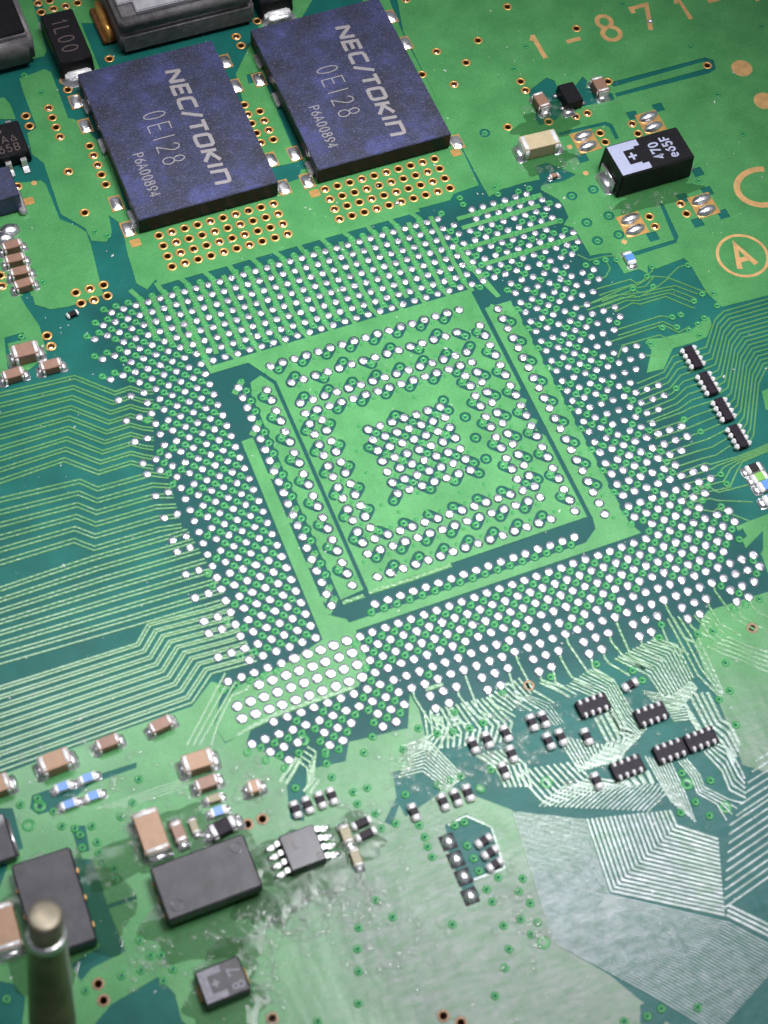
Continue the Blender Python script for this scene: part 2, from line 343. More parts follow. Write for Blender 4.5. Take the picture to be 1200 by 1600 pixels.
CORNER = [(0.27,-26.36),(-1.08,-26.71),(-3.03,-27.26),(-5.03,-27.46),(-6.4,-27.57),(-7.75,-28.42),(-8.96,-29.86),(-8.65,-31.24),(-7.06,-31.13),(-5.62,-30.66),(1.51,-30.59),(2.83,-29.34),(2.94,-26.44),(2.61,-25.39)]
DX = {'nw': (-.5, -.5), 'ne': (.5, -.5), 'sw': (-.5, .5), 'se': (.5, .5)}
vias = {}            # cell centre (lattice) -> set of neck directions back to its pads
ringed = []          # pads / vias that sit in an isolation gap of a pour
small_vias = set()
def use(j, i, d):
    a, b = DX[d]; vias.setdefault((j + a, i + b), set()).add((-a, -b))
def gap_pad(j, i, d):
    use(j, i, d); a, b = DX[d]; ringed.append((j, i, j + a, i + b))
SPOKE = []
def conn(j, i, d):
    a, b = DX[d]; small_vias.add((j + a, i + b)); SPOKE.append((j, i, a, b))
rnd = random.Random(3)
for (j, i) in PADS:
    inner = 1 <= j <= 24 and 3 <= i <= 25
    if inside((j, -i), CORNER): continue
    if not inner:
        if i < 2 and j <= 22:
            use(j, i, 'ne' if (j >= 0 and rnd.random() < 0.22) else 'nw')
        elif i < 2:
            if j > 32: continue
            use(j, i, rnd.choice(['se', 'se', 'sw', 'ne', 'ne']))
        elif j <= 0 and i < 27:
            if j >= -3: use(j, i, 'nw')
            elif j == -4: use(j, i, 'sw' if i % 2 else 'nw') if rnd.random() < 0.85 else None
            elif j == -5 and rnd.random() < 0.35: use(j, i, 'sw')
        elif j >= 26 and i < 24:
            if j == 26: use(j, i, 'nw' if i % 2 else 'se')
            elif j <= 28: use(j, i, rnd.choice(['se', 'se', 'ne', 'sw']))
            elif j <= 30 and rnd.random() < 0.7: use(j, i, rnd.choice(['se', 'se', 'ne']))
            elif rnd.random() < 0.06: use(j, i, 'ne')
        elif j >= 27:
            use(j, i, 'sw') if (i < 31 or rnd.random() < 0.2) else None
        elif i >= 31 and j < 5: use(j, i, 'sw') if rnd.random() < 0.8 else None
        elif i <= 29: use(j, i, 'sw')
        elif i <= 31: use(j, i, 'sw') if rnd.random() < 0.30 else None
        continue
    if 10 <= j <= 16 and 11 <= i <= 17:
        r = (j * 2 + i * 3) % 5
        gap_pad(j, i, ['se', 'sw', 'ne', 'se', 'nw'][r]) if (i + j) % 3 != 1 else conn(j, i, 'se')
    elif i == 3: gap_pad(j, i, 'sw') if j % 2 == 0 else conn(j, i, 'sw')
    elif i == 25: use(j, i, 'sw'); 
    elif i == 23: gap_pad(j, i, 'ne') if j % 2 == 1 else conn(j, i, 'ne')
    elif j == 2: use(j, i, 'ne') if i % 4 else conn(j, i, 'ne')
    elif j == 4: gap_pad(j, i, 'nw') if i % 2 == 0 else conn(j, i, 'sw')
    elif j == 22: gap_pad(j, i, 'nw') if i % 2 == 0 else conn(j, i, 'sw')
    elif j == 24: gap_pad(j, i, 'se') if i % 2 == 1 else conn(j, i, 'se')
    elif i == 5: gap_pad(j, i, 'ne' if j % 4 == 2 else 'se') if j % 2 == 0 else conn(j, i, 'sw')
    elif i == 7: gap_pad(j, i, 'ne') if j % 2 == 0 else conn(j, i, 'ne')
    elif i == 8: gap_pad(j, i, 'sw') if j % 2 == 1 else conn(j, i, 'sw')
    elif i == 20: gap_pad(j, i, 'nw') if j % 2 == 0 else conn(j, i, 'nw')
    elif i == 21: gap_pad(j, i, 'sw') if j % 2 == 1 else conn(j, i, 'sw')
    elif j == 6: gap_pad(j, i, 'sw') if i % 2 == 1 else conn(j, i, 'se')
    elif j == 7: gap_pad(j, i, 'ne') if i % 2 == 0 else conn(j, i, 'se')
    elif j == 19: gap_pad(j, i, 'nw') if i % 2 == 0 else conn(j, i, 'sw')
    elif j == 20: gap_pad(j, i, 'se') if i % 2 == 1 else conn(j, i, 'se')
for a, b in ((16.5, 10.5), (17.5, 12.5), (17.5, 14.5), (17.5, 16.5)):
    vias.setdefault((a, b), set()); ringed.append((a, b, a, b))
for a, b in ((9.5, 10.5), (8.5, 12.5), (8.5, 14.5), (9.5, 18.5), (14.5, 18.5), (16.5, 18.5), (14.5, 9.5), (8.5, 17.5), (11.5, 19.2)): small_vias.add((a, b))
small_vias -= set(vias)

# ------------------------------------------------------------------ the board
board = thing('circuit_board', 'green circuit board with an empty ball grid site and fine traces', 'circuit board')
X0, X1, Y0, Y1 = -45, 80, -85, 62
GOLD = []
for k in range(4):
    for q in range(10):
        GOLD.append((15.32 + 1.098 * q + (0.0 if k % 2 == 0 else 0.0), 12.03 - 1.106 * k)); GOLD.append((0.91 + 1.098 * q - 0.02, 12.0 - 1.106 * k))
GOLD += [(-3.57,27.9),(-3.59,26.78),(-3.61,25.67),(-3.6,24.56),(-5.62,27.68),(-5.64,26.52),(-4.03,20.76),(-4.03,16.22),(-1.56,22.82),(-1.57,21.73),(-1.56,20.64),(-1.57,19.56),(-1.55,18.46),(-8.38,20.63),(-1.47,30.41),(-1.46,29.34),(-0.99,39.78),(0.04,39.75),(-1.03,38.68),(0.08,38.71),(1.18,38.69),(2.27,38.73),(2.92,31.56),(14.11,30.48),(14.14,29.36),(12.12,22.87),(12.04,21.76),(12.01,20.72)]
GOLD += [(16.45,31.64),(17.42,31.58),(29.88,29.81),(38.18,26.1),(34.05,23.22),(30.07,23.19),(32.01,21.15),(27.84,21.14),(30.03,19.17),(32.5,13.21),(13.12,21.76),(13.11,20.66),(13.13,19.56),(13.13,18.47),(12.03,19.59),(12.01,18.48)]
GOLD += [(42.97,21.69),(35.67,17.59),(35.65,16.51),(42.96,15.09),(36.09,12.6),(38.55,12.38),(39.67,12.38),(39.75,9.99),(39.75,8.94),(42.84,10.01),(42.84,8.87),(52.15,13.92),(42.87,0.74),(42.86,-0.36),(39.76,0.4),(39.76,-0.69)]
GOLD += [(-12.35,11.32),(-12.19,12.37),(-7.07,8.78),(-5.91,8.77),(-4.79,8.77),(-4.82,7.65),(-5.94,7.61),(-6.98,7.65),(-10.38,5.56),(-10.36,4.49)]
GOLD += [(12.86,-34.77),(30.08,-36.35)]
GOLD += [(-9.21,-37.35),(-21.76,-44.01),(-21.76,-45.13)]
GOLD += [(-8.15,-37.36),(-12.12,-50.09),(-1.81,-53.91),(-0.92,-54.72)]
HR = 0.25
# laminate: top face with the plated holes cut out, sides and bottom
def cdt(polys, sel):
    vs, es, fs = [], [], []
    for p in polys:
        o = len(vs); vs += [Vector(q) for q in p]; fs.append(list(range(o, o + len(p))))
    V, E, F, oV, oE, oF = delaunay_2d_cdt(vs, [], fs, 0, 1e-5)
    # which polygons hold each triangle, by its centre
    ce = np.array([[sum(V[i].x for i in f) / 3, sum(V[i].y for i in f) / 3] for f in F]); top = np.full(len(F), -1)
    for q, p in enumerate(polys):
        a = np.array(p); lo = a.min(0); hi = a.max(0)
        w_ = np.nonzero((ce[:, 0] > lo[0]) & (ce[:, 0] < hi[0]) & (ce[:, 1] > lo[1]) & (ce[:, 1] < hi[1]))[0]
        if not len(w_): continue
        x, y = ce[w_, 0], ce[w_, 1]; ins = np.zeros(len(w_), bool)
        for k in range(len(a)):
            (x1, y1), (x2, y2) = a[k], a[(k + 1) % len(a)]
            if y1 == y2: continue
            ins ^= ((y1 > y) != (y2 > y)) & (x < (x2 - x1) * (y - y1) / (y2 - y1) + x1)
        top[w_[ins]] = q
    keep = [tuple(f) for f, o in zip(F, top) if sel(int(o))]
    ids = sorted({i for f in keep for i in f}); mp = {i: k for k, i in enumerate(ids)}
    out = []
    for f in keep:
        a, b, c = (V[i] for i in f[:3])
        t = tuple(mp[i] for i in f)
        out.append(t if (b - a).cross(c - a) > 0 else t[::-1])
    return [(V[i].x, V[i].y) for i in ids], out
rect = [(X0, Y0), (X1, Y0), (X1, Y1), (X0, Y1)]
v2, f2 = cdt([rect] + [ring(x, y, HR, 12) for x, y in GOLD], lambda o: o == 0)
bv = [(x, y, 0) for x, y in v2]; n0 = len(bv)
bv += [(*p, -1.6) for p in rect] + [(*p, 0) for p in rect]
bf = list(f2) + [(n0, n0 + 3, n0 + 2, n0 + 1)] + [(n0 + k, n0 + (k + 1) % 4, n0 + 4 + (k + 1) % 4, n0 + 4 + k) for k in range(4)]
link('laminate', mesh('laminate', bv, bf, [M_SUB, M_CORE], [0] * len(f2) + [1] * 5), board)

# copper layer: polygons painted in order, 1 = copper, 0 = etched away
COP = []
def add(p): COP.append((p, 1))
def cut(p): COP.append((p, 0))
def seg(a, b, wd):
    A, B = offset_strip([a, b], wd); return [tuple(A[0]), tuple(B[0]), tuple(B[1]), tuple(A[1])]
# power planes of the upper left
add([(-4.62,43.09),(-1.19,41.93),(-1.86,34.15),(-2.29,33.65),(-5.01,33.68),(-4.95,35.21),(-4.75,39.89)])
add([(-0.92,41.84),(4.91,39.88),(2.91,35.96),(1.86,36.32),(1.79,30.57),(-0.96,30.23),(-0.44,36.03)])
add([(-4.97,31.87),(-2.62,32.21),(-2.21,31.69),(-2.35,26.3),(-1.88,26.01),(-0.33,22.03),(-0.82,13.65),(-1.25,13.45),(-2.27,15.32),(-2.56,13.57),(-3.26,12.78),(-4.35,13.28),(-4.46,14.65),(-5.89,16.71),(-5.66,22.31),(-6.31,23.5),(-6.03,25.84),(-5.13,26.15),(-5.09,29.87)])
add([(-8.17,30.43),(-6.74,30.24),(-6.48,29.35),(-6.49,27.6),(-8.74,28.38)])
add([(-10.28,21.23),(-8.71,21.08),(-7.48,20.79),(-6.41,20.62),(-6.15,20.12),(-6.11,16.22),(-5.03,15.12),(-4.49,14.28),(-4.54,12.82),(-5.1,7.84),(-6.73,7.68),(-8.1,7.67),(-9.4,7.89),(-10.42,8.74),(-10.45,10.61),(-10.86,10.88),(-11.18,9.14),(-10.65,6.63),(-10.87,3.94),(-11.94,3.25),(-13.69,2.47),(-15.58,2.45)])
cut([(-11.26,9.89),(-10.32,9.56),(-10.45,8.51),(-9.45,7.5),(-9.58,5.81),(-10.05,5.73),(-10.13,7.26),(-11.09,8.69)])
cut([(-13.53,6.47),(-11.99,6.5),(-11.98,5.81),(-13.43,5.86)])
cut([(-13.53,6.47),(-13.43,5.86),(-13.77,3.28),(-14.18,3.01)])
# plane below the packages
add([(-2.07,10.88),(-1.46,15.03),(-1.31,13.82),(8.46,13.44),(13.65,13.77),(18.85,22.41),(28.47,33.61),(28.61,31.9),(28.04,25.96),(27.94,15.34),(27.62,8.17),(25.24,8.04),(24.72,7.51),(19.59,7.6),(13.26,7.77),(7.75,7.87),(3.41,7.92),(-0.72,7.92),(-1.67,7.19),(-2.28,8.03)])
add([(12.59,26.36),(19.56,34.94),(23.17,33.73),(14.68,24.87),(14.29,15.49),(11.7,15.66),(11.54,19.39)])
cut([(13.44,26.02),(14.71,26.02),(14.72,24.99),(13.26,24.97)]); cut([(11.83,15.49),(16.14,15.33),(15.86,14.58),(11.72,14.69)])
cut([(9.48,14.99),(12.42,15.29),(11.93,14.49),(9.74,14.42)])
# plane of the upper right
add([*[(29.93,33.12),(30.83,32.26)], (X1, 24), *[(51.11,-10.68)], *[(45.4,-10.16),(41.28,-9.91),(40.74,-8.23),(40.78,-5.02),(40.54,-4.45),(37.96,-4.65),(37.41,-4.11),(37.03,-4.87),(36.53,-4.21),(35.19,-4.22),(35.16,-3.18),(35.1,-1.97),(34.22,-1.73),(33.33,-1.63),(33.32,0.33),(33.22,1.49),(32.57,2),(33.32,2.59),(33.42,3.84),(33.3,4.6),(32.35,6.01),(32.55,6.45),(34.54,6.26),(30.2,7.13),(29.27,7.16),(27.93,6.77),(27.87,8.23),(27.9,15.48)], *[(28.18,26.31)]])
cut([(30.32,7.18),(31.39,7.15),(34.74,6.9),(34.58,6.35),(32.64,6.42),(32.32,6.17),(31.64,6.4),(29.93,6.52)])
cut([(42.97,14.91),(52.41,14.84),(52.96,14.26),(52.68,13.29),(51.9,13.03),(42.9,13.24),(42.88,13.64),(51.68,13.63),(52.31,13.81),(52.08,14.42),(43.13,14.38)])
for p in ([(36.43,11.22),(40.78,10.98),(41.18,10.51),(41.03,8.92),(40.71,8.91),(40.78,10.32),(40.53,10.66),(36.3,10.86)], [(41.18,1.38),(41.47,1.16),(41.15,-2.29),(40.68,-2.83),(36.9,-2.89),(36.71,-2.48),(40.66,-2.47)]): cut(p)
cut([(35.81,16.33),(37.98,17.27),(38.54,16.69),(38.39,15.7),(40.11,15.63),(41.06,16.35),(41.21,15.77),(40.7,14.91),(41.44,15.17),(41.3,14.44),(42.7,13.7),(42.56,12.97),(40.58,13.14),(39.6,13.22),(38.09,13.49),(36.88,12.63),(35.18,12.46),(35.13,13.23),(35.53,14.11)])
cut([(32.98,8.49),(34.07,8.48),(35.85,6.51),(34.53,6.24),(32.64,6.42)])
for x, y in [(43.3,10.87),(45.82,10.95),(37.14,7.98),(45.81,3.34),(43.32,1.23),(45.63,1.2),(45.79,-1.43),(43.33,-1.52),(39.12,-1.58)]: cut([(x - .45, y - .45), (x + .45, y - .45), (x + .45, y + .45), (x - .45, y + .45)])
for x, y in [(34.54,4.55),(36.54,4.57),(36.58,1.61),(34.53,1.57),(34.56,-0.44),(36.51,-0.47)] + [(30.36,13.24)]:
    ringed.append((x, -y, x, -y)); vias[(x, -y)] = set()
add([(32.63,-13.59),(33.96,-11.81),(33.81,-10.96),(34.17,-10.7),(35.17,-10.99),(36.28,-11.06),(37.72,-11.18),(38.99,-10.64),(39.86,-10.41),(39.68,-11.22),(38.74,-12.14),(37.58,-12.25),(35.65,-12.21),(34.09,-13.73)])
add([(40.49,-18.28),(42.04,-18.07),(40.61,-20.73),(39.99,-19.87)])
add([(32.91,-28.4),(35.73,-28.27),(40.67,-28.41),(37.17,-34.7),(33.3,-32.81),(33.59,-31.26),(33.06,-30.72),(32.73,-30.31)])
add([(27.62,-33.96),(29.96,-34.05),(32.6,-34.14),(38.02,-34.16),(30.79,-47.13),(25.89,-46.7),(24.46,-45.55),(24.76,-43.32),(25.16,-40.08),(25.27,-37.83),(25.49,-36.08),(26.91,-34.42)])
for a, b in ((32.4, 26.6), (32.4, 28.6)): pass
cut([(32.64,-31.83),(33.88,-30.91),(34.66,-29.45),(32.38,-30.47)]) ; cut([(32.68,-28.85),(33.29,-28.72),(33.31,-29.42),(32.32,-29.76)])
# ball-grid power strips
add(LT((-0.6, -7.25), (21.9, -7.25), (21.9, -10.0), (-1.2, -10.0)))
for j in range(-2, 24):
    x = j - 0.5; n = 7
    pts = []
    for i in range(-6, 2):
        if (j, i) in PSET or (j - 1, i) in PSET: pts.append((x, i - 0.5))
    if j <= 0: pts = [p for p in pts if p[1] < -0.4 + j]
    if len(pts) < 2: continue
    if j % 2 == 0: pts = [(x - 0.42, -7.6)] + pts
    if j % 2 == 1 and j > 1: pts = pts + [(x + 0.3, 1.7)]
    wob = [(a + 0.10 * math.sin(b * 3.1 + j), b) for a, b in pts]
    A, B = offset_strip([(a, -b) for a, b in wob], 0.40); add([tuple(p) for p in A] + [tuple(p) for p in B[::-1]])
for i, a, b in ((-5.5, 24.5, 32.2), (-4.5, 24.5, 31.6), (-2.5, 23.7, 32.4), (-0.5, 24.6, 33.2)):
    add(LT((a, i - .2), (b, i - .2 - .04), (b, i + .2), (a, i + .2)))
add(LT((22.9, -3.2), (23.5, -3.2), (24.4, 1.2), (24.75, 2.9), (24.35, 2.9), (23.8, 1.2)))
# inner planes
add(LT((0.4, 1.42), (22.66, 1.42), (22.66, 11.5), (22.3, 11.9), (22.3, 15.6), (22.66, 16.2), (22.66, 23.75), (4.95, 23.86), (4.95, 4.5), (3.5, 2.1), (0.4, 2.1)))
add(LT((-0.1, -3.4), (0.25, -3.4), (0.72, 1.42), (0.72, 2.1), (0.4, 2.1)))
add(LT((3.05, 3.9), (4.0, 3.55), (4.66, 4.6), (4.66, 23.6), (2.8, 23.8), (2.72, 14), (2.72, 5)))
add(LT((0.58, 8.7), (1.52, 8.65), (1.52, 24.6), (2.62, 25.38), (2.9, 26.6), (0.5, 28), (0.44, 26.5)))
add(CORNER)
add(LT((23.04, 3.56), (25.3, 3.56), (25.42, 5), (25.42, 25.2), (25.9, 26.42), (2.0, 26.45), (2.1, 25.72), (21.6, 25.72), (22.8, 24.9), (23.0, 24.0)))
for i in range(4, 25, 2): cut(ring(25.72, -i, 0.46, 10)) if i % 2 == 0 else None
# bottom planes: left sheet, silver-looking sheet and the right edge
add([(X0, -17), (X0, Y0), (40, Y0), *[(12.01,-60.32),(9.34,-55.31),(6.85,-52.14),(7.99,-42.8),(4.57,-39.63),(2.32,-38.14),(-0.13,-40.89),(-0.53,-40.49),(2.21,-37.95),(4.49,-35.68),(4.85,-33.76),(4.68,-32.4),(3.58,-34.73),(-0.65,-34.25),(-1.38,-35.49),(-4.51,-35.06),(-7.28,-31.76),(-6.67,-30.97),(-8.68,-31.33),(-8.96,-29.86),(-7.7,-27.61),(-6.87,-27.55),(-8.05,-26.59),(-9.92,-27.91),(-16.42,-27.91),(-23.71,-28.15)]])
cut([(-22.1,-30.28),(-20.61,-30.28),(-18.11,-30.41),(-14.8,-30.51),(-14.92,-30.87),(-18.11,-30.9),(-20.5,-31.86),(-22.09,-31.74),(-22.49,-31.11)])
cut([(-24.62,-30.3),(-23.55,-30.7),(-23.68,-33.67),(-24.38,-33.56),(-25.84,-35.65),(-26.62,-35.35)])
cut([(-20.96,-35.34),(-19.69,-35.98),(-19.6,-38.03),(-19.68,-39.23),(-19.47,-42.63),(-21.85,-42.9),(-22.72,-43.44),(-23.04,-42.15),(-20.92,-41.77)])
cut([(-20.33,-33.29),(-19.38,-33.57),(-19.65,-35.37),(-20.35,-35.26)]); cut([(-27.78,-41.49),(-26.81,-42.01),(-26.32,-43.22),(-27.13,-45.06),(-28.63,-44.48)])
cut([(-21.4,-45.56),(-18.06,-44.95),(-17.39,-46.38),(-17.53,-48.07),(-17.11,-48.94),(-23.14,-46.61)]); cut([(-20.63,-39.25),(-17.67,-39.31),(-17.75,-39.59),(-20.65,-39.54)])
cut([(-5.2,-33.55),(-3.91,-34.7),(-5.57,-38.5),(-6.4,-38.02)]); cut([(1.37,-37.36),(5.32,-37.85),(3.8,-39.94),(0.97,-40.66),(0.89,-39.32)])
cut([(3.25,-42.17),(4.94,-41.92),(6.19,-43.45),(5.95,-46.39),(3.53,-46.49),(2.7,-45.15)]); cut([(3.16,-42.94),(2.83,-42.98),(2.51,-47.58),(3.55,-47.51)])
cut([(10.43,-57.87),(11.6,-58.03),(11.95,-59.19),(10.88,-59.8),(9.89,-58.98)])
# isolation gaps round pads and vias, cut wider than the metal they free
def capsule(x0, y0, x1, y1, r, n=12):
    d = Vector((x1 - x0, y1 - y0))
    if d.length < 1e-4: return ring(x0, y0, r, n, 0.2)
    a = math.atan2(d.y, d.x); out = []
    for c, s in (((x1, y1), a - math.pi / 2), ((x0, y0), a + math.pi / 2)):
        for k in range(n // 2 + 1): out.append((c[0] + r * math.cos(s + math.pi * k / (n // 2)), c[1] + r * math.sin(s + math.pi * k / (n // 2))))
    return out
for (a, b, c, d) in ringed: cut(capsule(a, -b, c, -d, 0.47))
for (j, i, a, b) in SPOKE:
    cut(ring(j, -i, 0.42, 12, 0.1))
for (j, i, a, b) in SPOKE:
    add(seg((j - a * 1.0, -i + b * 1.0), (j + a * 1.0, -i - b * 1.0), 0.50))
for (a, b), ds in vias.items():
    if a == 2.5 and 3 < b < 25: cut(ring(a, -b, 0.42, 12))
    if 24.5 < b < 26.4 and 4 < a < 22.6: cut(ring(a, -b, 0.36, 12))
for (a, b, c, d) in ringed:
    if (c, d) != (a, b): pass
for x, y in GOLD: cut(ring(x, y, HR, 12))
signs = [s for p, s in COP]
def isc(o):
    return o >= 0 and signs[o] == 1
pv, pf = cdt([p for p, s in COP], isc)
# split into connected sheets, each a part of the board
adj = {}
for k, f in enumerate(pf):
    for i in f: adj.setdefault(i, []).append(k)
seen = [False] * len(pf); sheets = []
for k in range(len(pf)):
    if seen[k]: continue
    st = [k]; seen[k] = True; grp = []
    while st:
        q = st.pop(); grp.append(q)
        for i in pf[q]:
            for t in adj[i]:
                if not seen[t]: seen[t] = True; st.append(t)
    sheets.append(grp)
ZP = 0.045
for grp in sheets:
    fs = [pf[k] for k in grp]; ids = sorted({i for f in fs for i in f}); mp = {i: k for k, i in enumerate(ids)}
    area_ = 0
    ed = {}
    for f in fs:
        for k in range(len(f)):
            a, b = f[k], f[(k + 1) % len(f)]; ed[(a, b)] = ed.get((a, b), 0) + 1
        (x0, y0), (x1, y1), (x2, y2) = (pv[f[0]], pv[f[1]], pv[f[2]]); area_ += abs((x1 - x0) * (y2 - y0) - (x2 - x0) * (y1 - y0)) / 2
    if area_ < 0.02: continue
    v = [(*pv[i], ZP) for i in ids]; n = len(ids); lo = {}; fo = [tuple(mp[i] for i in f) for f in fs]; nt = len(fo)
    for (a, b) in ed:
        if (b, a) in ed: continue
        for i in (a, b):
            if i not in lo: lo[i] = len(v); v.append((*pv[i], 0.0))
        fo.append((mp[a], lo[a], lo[b], mp[b]))
    link('copper_pour', mesh('copper_pour', v, fo, M_POUR), board)

# traces
def fan(first, last, n, pair=0.0):
    out = []
    for k in range(n):
        t = k / (n - 1) if n > 1 else 0
        if pair and n > 2: t = min(1, max(0, t + (pair if k % 2 == 0 else -pair) / (n - 1)))
        out.append([(a[0] + (b[0] - a[0]) * t, a[1] + (b[1] - a[1]) * t) for a, b in zip(first, last)])
    return out
TR = []          # (polyline, width)
def fan_add(f, l, n, wd=0.15, pair=0.0, cutto=None):
    if n > 1 and not pair:
        k = len(f) // 2; a, b = Vector(f[k - 1]), Vector(l[k - 1]); d = (Vector(f[k]) - a).normalized(); c = Vector(f[k]) - Vector(l[k])
        sp = min(abs((b - a).x * d.y - (b - a).y * d.x), max(abs(c.x * d.y - c.y * d.x), 0.01) * 1.6) / (n - 1)
        wd = max(0.06, min(wd, sp * 0.78))
    for pl in fan(f, l, n, pair): TR.append((pl, wd))
fan_add([(-16.2,1.79),(-15.21,1.74),(-9.42,1.34),(-6.96,-1.11),(-5.76,-1.04),(-5,-1.69),(-4.19,-2.04)], [(-18.42,-6.1),(-17.45,-6.11),(-12.48,-5.91),(-10.45,-7.84),(-7.86,-7.84),(-7.05,-8.43),(-6.43,-8.83)], 18, 0.17, 0.16)
fan_add([(-18.71,-7.15),(-17.75,-7.16),(-11.77,-7.65),(-10.73,-8.74),(-6.69,-8.86),(-5.55,-9.51)], [(-20.26,-12.69),(-19.32,-12.71),(-13.84,-12.77),(-12.63,-13.89),(-7.65,-14.02),(-6.01,-14.28)], 12, 0.17, 0.16)
fan_add([(-20.71,-14.29),(-19.78,-14.31),(-13.06,-14.18),(-6.79,-14.4),(-5.7,-14.4)], [(-22.36,-20.15),(-21.44,-20.17),(-11.6,-20.6),(-10.33,-20.64),(-4.79,-20.84)], 15, 0.18, 0.16)
fan_add([(-22.8,-21.74),(-21.9,-21.77),(-12.04,-21.94),(-10.85,-20.77),(-6.38,-21.08),(-5.06,-21.07)], [(-24.5,-27.8),(-23.62,-27.83),(-9.83,-27.64),(-7.86,-26.04),(-5.15,-26.21),(-4.53,-26.22)], 19, 0.19, 0.16)
fan_add([(-6.92,-26.34),(-10.63,-29.99),(-11.19,-30.54)], [(-6.47,-27.23),(-9.81,-30.3),(-10.37,-30.85)], 3, 0.2); TR.append(([(-5.61,-27.76),(-5.91,-28.07),(-7.08,-28.15),(-8.72,-29.85),(-9.63,-31.13)], 0.24))
fan_add([(37.09,-12.99),(38.24,-13.01),(40.15,-10.85),(41.18,-10.35),(46.99,-10.52)], [(37.25,-22.25),(37.97,-21.64),(40.59,-17.55),(41.89,-16.41),(43.76,-16.49)], 16, 0.16)
fan_add([(31.46,-14.26),(33.96,-14.01),(35.29,-12.93),(36.53,-12.86)], [(30.6,-17.73),(33.5,-17.53),(34.83,-17.12),(36.97,-17.14)], 8, 0.15)
fan_add([(30.79,-17.92),(33.6,-17.88),(34.41,-17.73),(36.89,-17.74)], [(30.08,-22.14),(33.37,-22.19),(34.32,-22.29),(35.88,-21.87)], 7, 0.15)
fan_add([(30.6,-22.75),(33.26,-22.63),(33.58,-22.87),(35.86,-22.97),(37.89,-22.85),(40.48,-22.56)], [(30.69,-24.76),(34.03,-25.21),(35.3,-24.04),(36.03,-23.52),(37.91,-23.35),(40.01,-23.43)], 5, 0.15)
fan_add([(30.24,-24.89),(32.48,-24.46),(32.99,-25.3),(36.08,-25.53)], [(30.23,-25.66),(31.89,-26.68),(32.25,-26.52),(34.13,-28.38)], 3, 0.15)
fan_add([(32.39,-4.86),(35.43,-4.92),(35.71,-5.43),(36.24,-5.41),(37.6,-4.66)], [(32.23,-6.15),(35.23,-5.94),(35.58,-6.4),(36.41,-6.49),(37.12,-5.99)], 3, 0.15)
fan_add([(31.47,-5.95),(35.15,-5.5),(35.8,-5.59),(37.31,-5.24),(38.4,-5.77),(39.72,-5.13),(40.44,-5.11)], [(31.77,-6.53),(34.88,-6.42),(35.29,-6.77),(36.84,-6.44),(38.47,-5.86),(40.43,-7.92),(41.11,-8.43)], 2, 0.15)
fan_add([(29.7,-6.06),(33.49,-5.93),(35.16,-6.32),(38.62,-6.73),(39.98,-8.1)], [(32.78,-7.42),(34.54,-7.11),(35.08,-7.44),(37.39,-7.45),(39,-9.24),(39.33,-10.42)], 4, 0.15)
fan_add([(32.16,-9.06),(36.19,-9.04),(36.85,-9.47)], [(32.02,-9.6),(36.04,-9.58),(36.77,-10.44)], 2, 0.15); fan_add([(31.12,-9.94),(35.9,-9.87),(36.79,-10.98),(37.87,-10.77)], [(31.08,-11.55),(31.95,-10.56),(35.21,-10.68),(36.03,-11.56),(37.6,-11.07)], 2, 0.15)
TR.append(([(32.39,-1.16),(33.04,-2.01),(34.46,-2.09),(35.13,-2.27),(35.87,-2.8),(35.99,-3.4)], 0.14)); TR.append(([(34.35,-2.68),(34.32,-3.36),(33.61,-4),(33.25,-4.01)], 0.14))
TR.append(([(33.26,-12.07),(34.09,-12.37),(34.31,-12.71)], 0.16))
# traces below the grid
for j in range(-6, 32):
    for i in (31, 32, 33, 34):
        if (j, i) in PSET and (j, i + 1) not in PSET and j > 4:
            d = 0.25 * ((j * 7) % 3 - 1); TR.append((LT((j, i + 0.15), (j - 0.1, i + 0.75), (j + d, 35.2), (j + d + 1.0, 36.6)), 0.2))
fan_add([(24.58,-33.5),(24.6,-35.86),(24.62,-38.29),(25.39,-40.53)], [(25.81,-33.68),(26.02,-35.02),(25.92,-37.16),(25.74,-40.14)], 4, 0.22)
fan_add([(19.55,-35),(21.28,-37.04),(21.56,-39.26)], [(22.95,-34.59),(24.26,-35.62),(24.21,-38.4)], 12, 0.36)
fan_add([(15.41,-35.69),(17.2,-37.57),(17.33,-40.26),(18.11,-41.33)], [(17.73,-35.07),(18.75,-36.46),(18.92,-38.94),(19.3,-40.75)], 9, 0.34)
fan_add([(12.02,-35.42),(13.05,-37),(13.37,-38.26)], [(12.45,-35.37),(13.66,-36.55),(13.98,-38.23)], 4, 0.36); fan_add([(13.69,-34.83),(14.99,-36.27)], [(13.94,-34.72),(15.28,-35.96)], 2, 0.34)
fan_add([(26.29,-36.54),(27.82,-38.14),(30.57,-40.88)], [(27.97,-36.35),(28.83,-37.22),(31.34,-39.45)], 5, 0.32)
fan_add([(26.52,-33.94),(26.74,-34.74),(26.86,-36.16)], [(27.1,-34.05),(27.7,-34.93),(27.89,-35.99)], 3, 0.18)
fan_add([(20.34,-38.01),(22.15,-39.11),(23.98,-38.53)], [(20.85,-39.88),(22.09,-40.24),(24.17,-39.18)], 9, 0.2)
fan_add([(16.27,-38.68),(16.33,-40.66),(15.19,-41.49)], [(17.93,-38.57),(18.03,-40.78),(16.48,-42.23)], 5, 0.3)
fan_add([(23.38,-39.31),(23.4,-42.29),(23.9,-43.5),(24.04,-45.19)], [(24.66,-39.73),(24.59,-41.96),(25.06,-42.65),(24.96,-44.21)], 4, 0.32)
fan_add([(21.39,-39.61),(22.79,-39.87),(22.98,-42.02)], [(21.38,-40.85),(22.56,-41.14),(22.67,-42.32)], 7, 0.2)
fan_add([(22.38,-43.7),(22.91,-45.42),(22.76,-46.87),(23.55,-47.77)], [(23.49,-43.5),(24.14,-44.21),(24.18,-45.9),(24.12,-46.48)], 5, 0.34)
